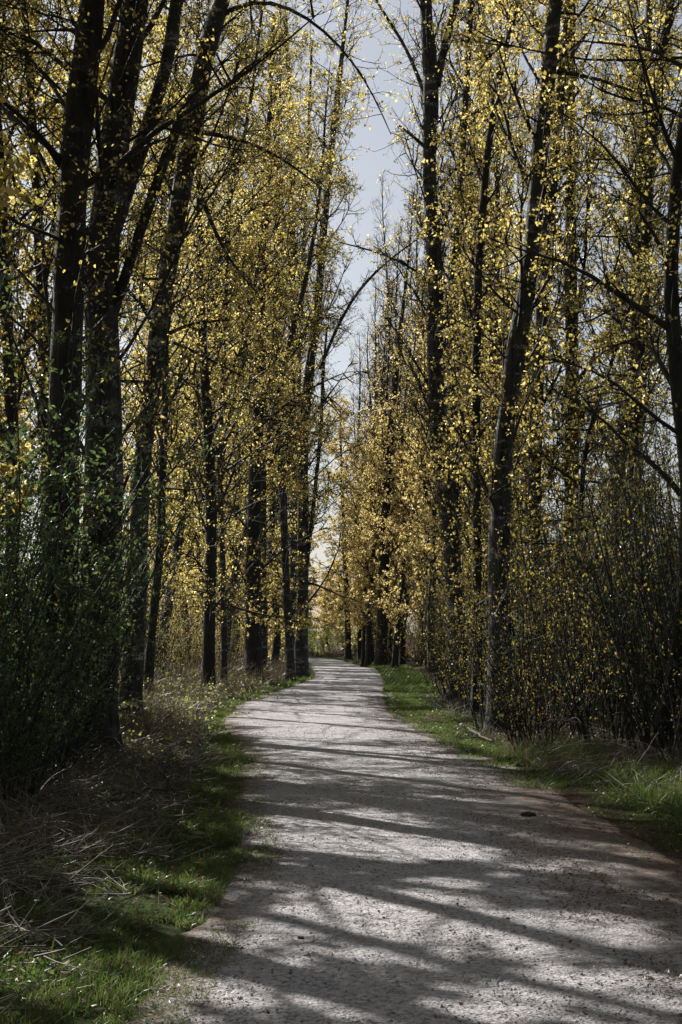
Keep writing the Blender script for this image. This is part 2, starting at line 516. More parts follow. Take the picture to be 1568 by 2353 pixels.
def sun_keep(Pw, g, keep_in=.0):
    """which leaves stay: openings in the crown let the sun through"""
    gx = Pw[:, 0] - SUN[0] / SUN[2] * Pw[:, 2]
    gy = Pw[:, 1] - SUN[1] / SUN[2] * Pw[:, 2]
    gx = gx + .35 * (vn(gx * 1.5, gy * .8, 77) - .5); gy = gy + .7 * (vn(gx * 1.5, gy * .8, 78) - .5)
    best = np.full(len(Pw), 9.0)
    gr = np.where(gy < 14, 1.25, 1.0) ** 2
    for cx, cy, a, b in _g:
        best = np.minimum(best, (((gx - cx) / a) ** 2 + ((gy - cy) / b) ** 2) / gr)
    t = np.clip((best - .75) / .35, 0, 1)
    keep = keep_in + (1 - keep_in) * t
    return g.random(len(Pw)) < keep


# ------------------------------------------------------------------ crown templates
def curve(p0, d, L, k, up, wig, g):
    """curved shoot: returns (k,3)"""
    pts = [p0]
    d = d / np.linalg.norm(d)
    st = L / (k - 1)
    for i in range(k - 1):
        d = d + np.array([0, 0, up]) + g.normal(size=3) * wig
        d = d / np.linalg.norm(d)
        pts.append(pts[-1] + d * st)
    return np.array(pts)


def crown_template(seed, H=22., z0=1.6, n1=58, Lmax=3.2, leaves_per=8, droopy=.0, n3=6, epi=70):
    g = np.random.default_rng(seed)
    big = []; bigr = []; bz = []        # primaries k=7
    sec = []; secr = []; sz = []        # secondaries k=5
    sh = []; shr = []; hz = []          # shoots k=4
    for i in range(n1):
        t = (i + g.random()) / n1
        z = z0 + (H - z0 - .6) * t ** .9
        az = i * 2.4 + g.normal() * .4
        prof = (1 - t) ** .55 * (.65 + .35 * min(1, t * 5))
        L = Lmax * prof * g.uniform(.55, 1.25) + .35
        el = R(g.uniform(32, 66)) if g.random() > droopy else R(g.uniform(-15, 25))
        d = np.array([math.cos(az) * math.cos(el), math.sin(az) * math.cos(el), math.sin(el)])
        dr = g.random() < droopy
        P = curve(np.array([0, 0, z]), d, L, 7, -.10 if dr else .06, .10, g)
        r0 = .007 + .008 * L * g.uniform(.6, 1.5)
        big.append(P); bigr.append(np.linspace(r0, .006, 7)); bz.append(z)
        n2 = int(3 + L * 2.6)
        for j in range(n2):
            f = g.uniform(.12, 1)
            q = f * 6; a = int(min(5, math.floor(q))); p = P[a] + (P[a + 1] - P[a]) * (q - a)
            T = P[a + 1] - P[a]; T /= np.linalg.norm(T)
            dd = T * .7 + unit(g.normal(size=3)) * .9 + np.array([0, 0, .1])
            L2 = (.35 + .42 * L * (1.1 - f)) * g.uniform(.6, 1.2)
            Q = curve(p, dd, L2, 5, -.08 if dr else .10, .16, g)
            sec.append(Q); secr.append(np.linspace(max(.004, r0 * .38), .003, 5)); sz.append(z)
            for k_ in range(n3):
                f3 = g.uniform(.15, 1) * 4; a = int(min(3, math.floor(f3))); p3 = Q[a] + (Q[a + 1] - Q[a]) * (f3 - a)
                d3 = unit(Q[a + 1] - Q[a]) * .6 + unit(g.normal(size=3))
                sh.append(curve(p3, d3, g.uniform(.15, .5), 4, .05, .2, g)); shr.append(np.linspace(.0035, .0018, 4)); hz.append(z)
    for i in range(epi):                # short shoots straight from the trunk
        z = 1.2 + (H - 3) * g.random(); az = g.uniform(0, 6.28)
        d = np.array([math.cos(az), math.sin(az), g.uniform(-.1, .8)])
        L = g.uniform(.25, .95)
        Q = curve(np.array([math.cos(az) * .1, math.sin(az) * .1, z]), d, L, 5, .12, .15, g)
        sec.append(Q); secr.append(np.linspace(.007, .003, 5)); sz.append(z)
        for k_ in range(3):
            a = g.integers(1, 5); sh.append(curve(Q[a], g.normal(size=3) + np.array([0, 0, .3]), g.uniform(.12, .35), 4, .05, .2, g)); shr.append(np.linspace(.0035, .0018, 4)); hz.append(z)
    sh = np.array(sh); hz = np.array(hz)
    # leaves along shoots
    n = leaves_per
    idx = np.repeat(np.arange(len(sh)), n)
    tuft = g.random((len(sh), 2)) * .7 + .3                     # leaves sit in two tufts along each shoot
    f = np.clip(tuft[idx, g.integers(0, 2, len(idx))] + g.normal(size=len(idx)) * .05, .1, .999) * 3; a = np.minimum(2, f.astype(int)); ff = (f - a)[:, None]
    C = sh[idx, a] * (1 - ff) + sh[idx, a + 1] * ff + g.normal(size=(len(idx), 3)) * .035
    return dict(H=H, big=np.array(big), bigr=np.array(bigr), bz=np.array(bz), sec=np.array(sec), secr=np.array(secr), sz=np.array(sz), sh=sh, shr=np.array(shr), hz=hz, leaf=C, lz=hz[idx])


TPL = [crown_template(100 + i, droopy=[.1, .3, .05, .15, .0, .6][i], Lmax=[3.0, 3.3, 2.6, 3.0, 2.4, 2.7][i]) for i in range(6)]
TPL_FAR = [crown_template(200 + i, n1=42, Lmax=2.9, n3=4, leaves_per=6, epi=50) for i in range(5)]


def trunk_mesh(C, Rad, m, mat, flare=.55, seed=0, name='trunk'):
    """C (k,3) centre line, resampled finely, with a lumpy surface"""
    seg = np.linalg.norm(np.diff(C, axis=0), axis=1); s = np.concatenate([[0], np.cumsum(seg)])
    n = max(6, int(s[-1] / .30)); t = np.linspace(0, s[-1], n)
    P = np.stack([np.interp(t, s, C[:, i]) for i in range(3)], -1)
    r = np.interp(t, s, Rad)
    k = np.array([1, 2, 3, 2, 1]) / 9.
    for i in range(3):
        P[:, i] = np.convolve(np.pad(P[:, i], 2, mode='reflect', reflect_type='odd'), k, 'valid')
    r = r * (1 + flare * np.exp(-t / .35)) * (1 + .10 * (vn(t * 1.7, t * 0 + seed, 51) - .5))
    V, Q = tubes(P[None], r[None], m)
    ang = np.tile(np.arange(m) * 2 * np.pi / m, n); tt = np.repeat(t, m)
    ctr = np.repeat(P, m, 0)
    lump = 1 + .16 * (vn(np.cos(ang) * 1.5 + 9 + seed, tt * 2.2 + np.sin(ang) * 1.5, 61) - .5) + .12 * (vn(ang * 2.5, tt * 1.1 + seed, 62) - .5)
    V = ctr + (V - ctr) * lump[:, None]
    return mesh_np(name, V, [Q], True, mat)


def crown_meshes(T, fx, fy, H, leafsize, leafmat, seed, dens=1.0, gap=True, base=None, zmin=0., leafwr=.8, tdens=1.0, side_scale=1.0, limb_lines=(), hearts=False, tr=1.0, bare_top=None):
    """T follows the centre line fx(z), fy(z); coordinates are local to base"""
    g = np.random.default_rng(seed)
    sc = H / T['H']
    rot = g.uniform(0, 6.28); c, s_ = math.cos(rot), math.sin(rot)

    def place(P, z):
        zz = z * sc
        X = (P[..., 0] * c - P[..., 1] * s_) * side_scale; Y = (P[..., 0] * s_ + P[..., 1] * c) * side_scale; Z = P[..., 2] * sc
        e = (slice(None),) + (None,) * (P.ndim - 2)
        return np.stack([X + fx(zz)[e], Y + fy(zz)[e], Z], -1)
    b = np.array(base if base is not None else (0, 0, 0))
    parts_v = []; parts_q = []; off = 0
    for key, rk, zk, m in (('big', 'bigr', 'bz', 5), ('sec', 'secr', 'sz', 3), ('sh', 'shr', 'hz', 3)):
        P = place(T[key], T[zk]); Rr = T[rk] * (tr if key != 'big' else 1 + (tr - 1) * .3)
        keep = T[zk] * sc > zmin
        if key == 'sh': keep &= g.random(len(P)) < tdens
        if gap and key != 'big':
            keep &= sun_keep(P[:, 2] + b, g, .02 if key == 'sh' else .10)
        P = P[keep]; Rr = Rr[keep]
        if not len(P): continue
        V, Q = tubes(P, Rr, m)
        parts_v.append(V); parts_q.append(Q + off); off += len(V)
    limb_leaves = []
    for LW in limb_lines:
        st = np.linalg.norm(np.diff(LW, axis=0), axis=1); cs = np.concatenate([[0], np.cumsum(st)])
        A2 = []; R2 = []; A3 = []
        for i in range(int(cs[-1] * 7)):
            q = g.uniform(.12, 1) * cs[-1]; p = np.array([np.interp(q, cs, LW[:, k_]) for k_ in range(3)])
            p2 = np.array([np.interp(q + .1, cs, LW[:, k_]) for k_ in range(3)])
            dd = unit(p2 - p + 1e-6) * .5 + unit(g.normal(size=3)) * .8 + np.array([0, 0, .25])
            Q2 = curve(p, dd, g.uniform(.25, 1.3) * (1.15 - q / cs[-1] * .5), 5, g.uniform(-.08, .12), .2, g)
            A2.append(Q2); R2.append(np.linspace(.007, .003, 5) * tr)
            for k_ in range(4):
                a_ = g.integers(1, 5); A3.append(curve(Q2[a_], unit(Q2[a_] - Q2[a_ - 1]) * .6 + unit(g.normal(size=3)), g.uniform(.12, .45), 4, .04, .2, g))
        if not A2: continue
        V, Q = tubes(np.array(A2), np.array(R2), 3); parts_v.append(V); parts_q.append(Q + off); off += len(V)
        A3 = np.array(A3)
        V, Q = tubes(A3, np.repeat(np.linspace(.0035, .0018, 4)[None] * tr, len(A3), 0), 3); parts_v.append(V); parts_q.append(Q + off); off += len(V)
        ii = np.repeat(np.arange(len(A3)), 4); limb_leaves.append(A3[ii, g.integers(1, 4, len(ii))] + g.normal(size=(len(ii), 3)) * .03)
    br = mesh_np('branches', np.concatenate(parts_v), [np.concatenate(parts_q)], True, M['twig'])
    C = place(T['leaf'], T['lz'])
    keep = (g.random(len(C)) < dens) & (T['lz'] * sc > zmin)
    if bare_top is not None: keep &= g.random(len(C)) < np.clip(1 - (C[:, 2] - bare_top) / (.3 * bare_top), .07, 1)
    if gap: keep &= sun_keep(C + b, g)
    C = C[keep]
    if limb_leaves:
        LL = np.vstack(limb_leaves)
        C = np.vstack([C, LL[sun_keep(LL + b, g)]])
    V, Q = (leaf_hearts if hearts else leaf_quads)(C, leafsize, .3, seed + 5, leafwr)
    fo = mesh_np('foliage', V, [Q], False, leafmat)
    return br, fo


def make_tree(name, label, pts, D, H=22., tpl=0, dens=1.0, bark='bark', limbs=(), leafsize=.053, seed=0, group=None, zmin=0., leafmat='leaf', tdens=1.0, side=1.0, cat='tree', bare_top=None):
    """pts: traced (x, y, width), from the foot upwards"""
    g = np.random.default_rng(1000 + seed)
    W = []; Rd = []
    for (px, py, wd) in pts:
        W.append(at(px, py, D)); Rd.append(wd * K / 2 / F_PX * D)
    W = np.array(W); Rd = np.array(Rd)
    base = np.array([W[0, 0], D, float(gz(W[0, 0], D)) - .05])
    if W[0, 2] > .3:
        W = np.vstack([[base], W]); Rd = np.concatenate([[Rd[0] * 1.05], Rd])
    else:
        W[0] = base
    zt = W[-1, 2]
    if zt < H - 1:
        sl_ = (W[-1, 0] - W[-2, 0]) / max(.5, W[-1, 2] - W[-2, 2])
        zs = np.linspace(zt, H, 6)[1:]
        ext = np.stack([W[-1, 0] + sl_ * .7 * (zs - zt), np.full(5, D), zs], -1)
        W = np.vstack([W, ext]); Rd = np.concatenate([Rd, np.linspace(Rd[-1], .015, 6)[1:]])
    # sway in depth as well
    W[:, 1] += .35 * np.sin(W[:, 2] * .35 + g.uniform(0, 6)) * np.clip(W[:, 2] / 4, 0, 1) + g.normal() * .03 * W[:, 2]
    W = W - base
    root = thing(name, label, cat, base, 0, group)
    obj('trunk', trunk_mesh(W, Rd, 14, M[bark], seed=seed), root)
    limb_lines = []
    for li, lp in enumerate(limbs):
        LW = np.array([at(a, b_, D) for a, b_, _ in lp]) - base
        LR = np.array([c_ * (.75 if c_ < 18 else 1) * K / 2 / F_PX * D for _, _, c_ in lp]); limb_lines.append(LW)
        yy = np.interp(LW[0, 2], W[:, 2], W[:, 1]); LW[:, 1] = yy + np.linspace(0, 1, len(lp)) * g.uniform(-1.2, 1.2)
        obj('limb', trunk_mesh(LW, LR, 9, M[bark], flare=.1, seed=seed + 40 + li, name='limb'), root)
    zz, xx, yy_ = W[:, 2], W[:, 0], W[:, 1]
    br, fo = crown_meshes(TPL[tpl], lambda z: np.interp(z, zz, xx), lambda z: np.interp(z, zz, yy_), H, leafsize, M[leafmat], seed, dens, True, base, zmin, tdens=tdens, side_scale=side, limb_lines=limb_lines, bare_top=bare_top, hearts=D < 35, tr=float(np.clip(D / 20, 1.1, 2)))
    obj('branches', br, root); obj('foliage', fo, root)
    return root


PL = 'poplars lining the path'
make_tree('poplar_tree', 'thick straight dark poplar rising behind the willow shrubs on the left',
          [(140, 1750, 80), (152, 1300, 76), (160, 940, 74), (168, 590, 74), (180, 250, 66), (205, 0, 60)], 16.5, tpl=0, seed=1, dens=0.35, leafsize=.048, zmin=2.2, bark='bark_dark',
          limbs=[[(150, 390, 22), (110, 330, 17), (70, 285, 14), (20, 255, 11), (-60, 245, 8)], [(180, 60, 14), (130, 30, 10), (60, 15, 8), (-40, 0, 5)]])
make_tree('poplar_tree', 'massive double-stemmed poplar on the left, forking halfway up its leaning trunk',
          [(212, 1800, 100), (240, 1300, 92), (252, 950, 84), (248, 700, 76), (272, 450, 70), (305, 220, 66), (338, 0, 52)], 18., tpl=3, seed=2, dens=0.35, leafsize=.048, zmin=2.5,
          limbs=[[(275, 560, 46), (318, 420, 40), (362, 280, 34), (388, 180, 32), (408, 0, 30)], [(270, 760, 26), (310, 640, 24), (345, 560, 24), (388, 430, 24), (430, 330, 24)]])
make_tree('poplar_tree', 'slim leaning poplar with pale bark blotches, right of the double-stemmed one',
          [(298, 1640, 52), (312, 1400, 44), (315, 1200, 42), (326, 1040, 40), (352, 880, 40), (372, 713, 42), (403, 560, 42), (432, 400, 46), (452, 280, 46), (480, 120, 44), (522, 0, 36)], 23., tpl=5, seed=3, dens=0.3, leafsize=.056, bark='bark_pale', zmin=3.5,
          limbs=[[(390, 770, 14), (420, 750, 12), (470, 742, 9), (530, 740, 6)], [(400, 790, 10), (440, 800, 9), (490, 830, 8), (560, 860, 5)], [(460, 320, 16), (520, 325, 13), (590, 330, 10), (680, 380, 7), (760, 440, 4)],
                 [(505, 60, 16), (560, 10, 14), (640, 10, 12), (720, 50, 10), (790, 110, 8), (850, 190, 6), (900, 300, 3)], [(470, 470, 14), (500, 560, 11), (540, 640, 8), (600, 700, 5)]])
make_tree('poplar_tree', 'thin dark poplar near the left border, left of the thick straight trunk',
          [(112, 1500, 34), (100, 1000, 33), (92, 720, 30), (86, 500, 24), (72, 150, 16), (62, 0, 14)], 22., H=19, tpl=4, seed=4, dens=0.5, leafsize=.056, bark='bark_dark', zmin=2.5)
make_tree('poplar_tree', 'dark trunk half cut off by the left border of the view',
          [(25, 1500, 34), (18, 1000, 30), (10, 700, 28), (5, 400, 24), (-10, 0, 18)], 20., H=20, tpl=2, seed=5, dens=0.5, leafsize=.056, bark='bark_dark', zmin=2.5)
make_tree('poplar_tree', 'thin leaning poplar standing just behind the pale blotched one',
          [(340, 1560, 22), (350, 1450, 20), (370, 1276, 20), (378, 1150, 19), (386, 1000, 17), (392, 800, 14), (400, 600, 12)], 30., H=19, tpl=4, seed=6, dens=0.6, bark='bark_dark')
make_tree('poplar_tree', 'upright dark poplar left of centre among yellow leaves, left of the thickest middle trunk',
          [(480, 1500, 28), (485, 1200, 26), (480, 1000, 24), (470, 800, 20), (465, 500, 14)], 36., tpl=2, seed=7, dens=0.6, bark='bark_dark')
make_tree('poplar_tree', 'thin pole-like poplar beside the upright dark one left of centre',
          [(515, 1500, 14), (512, 1300, 13), (505, 1100, 12), (520, 800, 9)], 40., H=20, tpl=4, seed=8, dens=0.8)
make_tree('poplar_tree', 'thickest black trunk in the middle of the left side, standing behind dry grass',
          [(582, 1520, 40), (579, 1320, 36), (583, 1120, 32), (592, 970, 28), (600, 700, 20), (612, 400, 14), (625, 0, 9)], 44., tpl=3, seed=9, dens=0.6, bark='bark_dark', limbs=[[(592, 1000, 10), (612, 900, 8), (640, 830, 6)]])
make_tree('poplar_tree', 'crooked narrow poplar between the black middle trunk and the path',
          [(667, 1520, 20), (655, 1300, 18), (650, 1140, 18), (637, 988, 16), (632, 888, 16), (632, 700, 13), (638, 400, 9)], 48., H=24, tpl=4, seed=10, dens=0.6)
make_tree('poplar_tree', 'tall poplar at the left edge of the bend, one limb reaching over the path',
          [(692, 1535, 32), (696, 1300, 27), (697, 1000, 25), (708, 880, 24), (730, 700, 20), (745, 500, 17), (770, 260, 13), (800, 0, 8)], 52., H=27, tpl=1, seed=11, dens=0.5,
          limbs=[[(702, 1330, 12), (722, 1150, 12), (738, 1000, 11), (742, 880, 9), (752, 760, 7)], [(735, 850, 11), (775, 755, 10), (820, 680, 9), (880, 620, 7), (960, 565, 4)]])
make_tree('poplar_tree', 'thin dark poplar tight behind the tall one at the left bend of the path',
          [(680, 1520, 14), (683, 1300, 12), (682, 1100, 11), (690, 800, 9), (718, 100, 6)], 58., H=25, tpl=0, seed=12, dens=0.8, bark='bark_dark')
# right hand side
make_tree('poplar_tree', 'tall straight poplar right of the sky gap, forked near the top of the view',
          [(1052, 1540, 44), (1048, 1400, 42), (1030, 1200, 38), (1008, 1000, 38), (1001, 838, 38), (1001, 638, 36), (991, 500, 34), (984, 375, 32), (989, 230, 36), (975, 60, 28), (972, 0, 27)], 33., H=24, tpl=2, seed=13, dens=0.25, side=.72, zmin=3.0,
          limbs=[[(997, 215, 26), (1012, 150, 20), (1035, 60, 19), (1050, 0, 18)], [(975, 350, 12), (945, 325, 9), (915, 305, 6)], [(985, 270, 14), (960, 190, 13), (930, 110, 11), (890, 50, 9), (860, -10, 7)],
                 [(1010, 440, 10), (1040, 410, 9), (1070, 370, 7), (1110, 330, 5)], [(980, 640, 8), (930, 600, 7), (880, 580, 6), (780, 555, 4)]])
make_tree('poplar_tree', 'dark poplar half hidden right behind the forked one',
          [(1048, 1560, 30), (1042, 1200, 27), (1037, 1000, 26), (1040, 700, 22), (1060, 400, 18), (1077, 100, 15), (1080, 0, 14)], 38., H=23, tpl=0, seed=14, dens=0.8, side=.72, bark='bark_dark')
make_tree('poplar_tree', 'narrow dark poplar curving right at its top, between the forked and leaning ones',
          [(1096, 1620, 24), (1094, 1176, 21), (1089, 888, 20), (1094, 588, 19), (1104, 500, 18), (1114, 375, 17), (1134, 250, 15), (1154, 125, 13), (1194, 10, 10)], 27., H=16, tpl=4, seed=15, dens=0.6, side=.72, bark='bark_dark', zmin=1.0)
make_tree('poplar_tree', 'large poplar leaning right above the thicket, ivy-green shoots on its lower trunk',
          [(1148, 1690, 56), (1152, 1300, 50), (1156, 1088, 47), (1169, 938, 45), (1184, 813, 43), (1212, 663, 42), (1224, 550, 41), (1234, 400, 40), (1249, 275, 40), (1264, 125, 36), (1280, 0, 32)], 23., tpl=3, seed=16, dens=0.6, side=.72, zmin=3.0,
          limbs=[[(1280, 165, 14), (1330, 168, 12), (1390, 195, 10), (1470, 240, 7), (1560, 250, 5)], [(1275, 20, 9), (1340, 15, 8), (1420, 40, 6), (1500, 100, 4)], [(1240, 290, 8), (1210, 265, 7), (1160, 290, 5)]])
make_tree('poplar_tree', 'grey poplar crossing just right of the large leaning one',
          [(1222, 1620, 34), (1226, 1200, 32), (1230, 988, 31), (1236, 838, 30), (1245, 613, 29), (1258, 430, 26), (1275, 200, 20), (1290, 0, 16)], 30., tpl=1, seed=17, dens=0.85, side=.72)
make_tree('poplar_tree', 'straight poplar wrapped in small leafy shoots, right of the leaning pair',
          [(1306, 1620, 36), (1310, 1200, 34), (1315, 1000, 32), (1320, 800, 30), (1322, 588, 27), (1325, 350, 22), (1328, 0, 16)], 30., tpl=0, seed=18, dens=1.0, side=.72)
make_tree('poplar_tree', 'left one of two slim grey poplars leaning together at the right side',
          [(1405, 1620, 28), (1418, 1150, 27), (1432, 1038, 26), (1454, 838, 25), (1459, 638, 24), (1469, 400, 24), (1489, 175, 20), (1500, 0, 17)], 31., tpl=2, seed=19, dens=0.8, side=.72)
make_tree('poplar_tree', 'right one of two slim grey poplars leaning together at the right side',
          [(1420, 1620, 28), (1445, 1100, 27), (1468, 900, 26), (1484, 588, 25), (1494, 450, 25), (1504, 300, 24), (1525, 130, 20), (1545, 0, 17)], 29., tpl=4, seed=20, dens=0.8, side=.72)
make_tree('poplar_tree', 'black curving trunk at the right border of the view',
          [(1500, 1800, 30), (1560, 1500, 32), (1578, 1250, 34), (1572, 1100, 34), (1556, 1013, 34), (1539, 888, 34), (1524, 763, 33), (1514, 688, 32), (1518, 588, 30), (1526, 480, 30), (1540, 375, 29), (1558, 225, 27), (1580, 0, 24)], 17., H=15, tpl=1, seed=21, dens=0.3, side=.72, leafsize=.048, bark='bark_dark', zmin=2.5)
make_tree('poplar_tree', 'thin stem leaning into the gap between the leafy trunk and the slim grey pair',
          [(1330, 1350, 12), (1345, 1050, 12), (1380, 900, 10), (1410, 830, 9)], 26., H=8.5, tpl=5, seed=22, dens=0.4, side=.72, bark='bark_dark')
make_tree('poplar_tree', 'thin grey poplar seen behind the leaves just right of the narrow curving one',
          [(1134, 1500, 16), (1138, 900, 15), (1144, 600, 13), (1150, 300, 11)], 44., H=24, tpl=3, seed=23, dens=1.0, side=.72)
make_tree('poplar_tree', 'very thin pole among the leaves between the narrow curving poplar and the leaning one',
          [(1118, 1500, 12), (1116, 1100, 11), (1112, 800, 10), (1108, 500, 8)], 46., H=24, tpl=4, seed=31, side=.7)
make_tree('poplar_tree', 'thin dark stem just left of the black curving trunk at the right',
          [(1490, 1620, 15), (1478, 1176, 13), (1476, 800, 12), (1470, 600, 10)], 33., H=17, tpl=2, seed=32, dens=.6, bark='bark_dark', side=.7)
make_tree('poplar_tree', 'slim poplar seen behind and left of the tall one at the bend',
          [(672, 1500, 14), (676, 1000, 12), (676, 588, 13), (672, 350, 12), (660, 75, 9)], 56., H=27, tpl=2, seed=33, dens=.8, side=.8)
# beyond the bend
make_tree('poplar_tree', 'largest trunk of the far group where the path disappears',
          [(876, 1528, 27), (882, 1300, 24), (887, 1150, 21), (903, 930, 17), (920, 760, 12), (935, 640, 6)], 70., H=24, tpl=2, seed=24, bark='bark_dark', dens=.8, leafmat='leaf_far', leafsize=.09, bare_top=10.5, side=.9, tdens=.7)
make_tree('poplar_tree', 'left of two thin stems beside the path in the far group',
          [(834, 1526, 9), (840, 1330, 8), (852, 1170, 7), (870, 1000, 5)], 72., H=20, tpl=4, seed=25, bark='bark_dark', leafmat='leaf_far', leafsize=.09, bare_top=10.5, side=.9, tdens=.7)
make_tree('poplar_tree', 'right of two thin stems beside the path in the far group',
          [(845, 1526, 12), (853, 1350, 11), (867, 1200, 9), (880, 1050, 6)], 71., H=20, tpl=4, seed=26, bark='bark_dark', leafmat='leaf_far', leafsize=.09, bare_top=10.5, side=.9, tdens=.7)
make_tree('poplar_tree', 'slanting dark poplar furthest right in the far group',
          [(908, 1515, 14), (922, 1350, 13), (950, 1180, 11), (975, 1050, 9), (985, 900, 7)], 66., H=22, tpl=0, seed=27, bark='bark_dark', leafmat='leaf_far', leafsize=.09, bare_top=10.5, side=.9, tdens=.7)
make_tree('poplar_tree', 'slender slanting poplar between the largest far trunk and the slanting one',
          [(893, 1518, 10), (905, 1350, 9), (926, 1150, 8), (940, 1000, 6)], 74., H=21, tpl=3, seed=28, bark='bark_dark', leafmat='leaf_far', leafsize=.09, bare_top=10.5, side=.9, tdens=.7)
make_tree('poplar_tree', 'short-looking dark trunk left of the far group, right beside the end of the path',
          [(801, 1512, 15), (798, 1400, 13), (792, 1250, 10), (786, 1100, 7)], 90., H=17, tpl=5, seed=29, bark='bark_dark', leafmat='leaf_far', leafsize=.10)


# ------------------------------------------------------------------ wood to both sides: trees copied from a handful of patterns
def proto_tree(i, H, leafsize, leafmat, dens, far=False, tr=1.7, zmin=0., side=1., bare_top=None):
    g = np.random.default_rng(400 + i)
    zs = np.linspace(0, H, 12)
    xs = np.cumsum(g.normal(size=12) * .13); ys = np.cumsum(g.normal(size=12) * .13); xs -= xs[0]; ys -= ys[0]
    r0 = g.uniform(.13, .2)
    rad = r0 * (1 - zs / H) ** .7 + .012
    root = thing('poplar_tree', '', 'tree')
    obj('trunk', trunk_mesh(np.stack([xs, ys, zs - .1], -1), rad, 9, M['bark' if i % 2 else 'bark_dark'], seed=60 + i), root)
    T = (TPL_FAR if far else TPL)[i % 5]
    br, fo = crown_meshes(T, lambda z: np.interp(z, zs, xs), lambda z: np.interp(z, zs, ys), H, leafsize, M[leafmat], 70 + i, dens, False, tr=tr, zmin=zmin, side_scale=side, bare_top=bare_top)
    obj('branches', br, root); obj('foliage', fo, root)
    return root


protos = [proto_tree(i, 22, .068, 'leaf', 1.0) for i in range(4)]
protos_far = [proto_tree(10 + i, 23, .14, 'leaf_far', .75, True, 2.4) for i in range(4)]
protos_bare = [proto_tree(40 + i, 21, .13, 'leaf_far', .75, True, 1.8, 0., 1.0, 11.) for i in range(3)]
protos_shade = [proto_tree(30 + i, 20, .08, 'leaf', 1.0, False, 1.5, 8.5, 1.7) for i in range(2)]  # high spreading crowns added out of view to dim the sky light
used = set()


def put(proto_list, x, y, sc, label, group):
    k_ = random.randrange(len(proto_list)); pr = proto_list[k_]
    z = float(gz(x, y)) - .05
    if pr.name not in used:
        used.add(pr.name)
        pr.location = (x, y, z); pr.rotation_euler = (0, 0, random.uniform(0, 6.28)); pr.scale = (sc[0], sc[0], sc[1]); pr['label'] = label; pr['group'] = group
        return pr
    return dup(pr, (x, y, z), random.uniform(0, 6.28), sc, label, group)


placed = []


def free(x, y, r):
    for a, b_ in placed:
        if (a - x) ** 2 + (b_ - y) ** 2 < r * r: return False
    placed.append((x, y)); return True


half = 341 / F_PX
def in_view(x, y, m=0.): return abs(x) < half * y + m


rr = random.Random(5)


def left_tree(i, x, y, label, group, lean=None, r0=None):
    """off to the left: its own crown, open where the sun falls through on the path"""
    H = rr.uniform(18, 23); g = np.random.default_rng(900 + i)
    zs = np.linspace(0, H, 12)
    xs = np.cumsum(g.normal(size=12) * .13); ys = np.cumsum(g.normal(size=12) * .13); xs -= xs[0]; ys -= ys[0]
    xs = xs + zs * (g.uniform(.02, .2) if lean is None else lean)
    rad = (r0 or g.uniform(.06, .13)) * (1 - zs / H) ** .7 + .012
    base = np.array([x, y, float(gz(x, y)) - .05])
    root = thing('poplar_tree', label, 'tree', base, 0, group)
    obj('trunk', trunk_mesh(np.stack([xs, ys, zs - .1], -1), rad, 9, M['bark' if i % 2 else 'bark_dark'], seed=160 + i), root)
    br, fo = crown_meshes(TPL[i % 6], lambda z: np.interp(z, zs, xs), lambda z: np.interp(z, zs, ys), H, .12 if y < 22 else (.10 if y < 32 else .08), M['leaf'], 170 + i, 1.0 if y < 35 else .75, True, base, zmin=3. + .58 * y if y < 22 and lean is None else 2., hearts=False, tr=float(np.clip(y / 20, 1.1, 1.8)))  # leaves enlarged on nearer trees, out of view, to thicken the shade
    obj('branches', br, root); obj('foliage', fo, root)


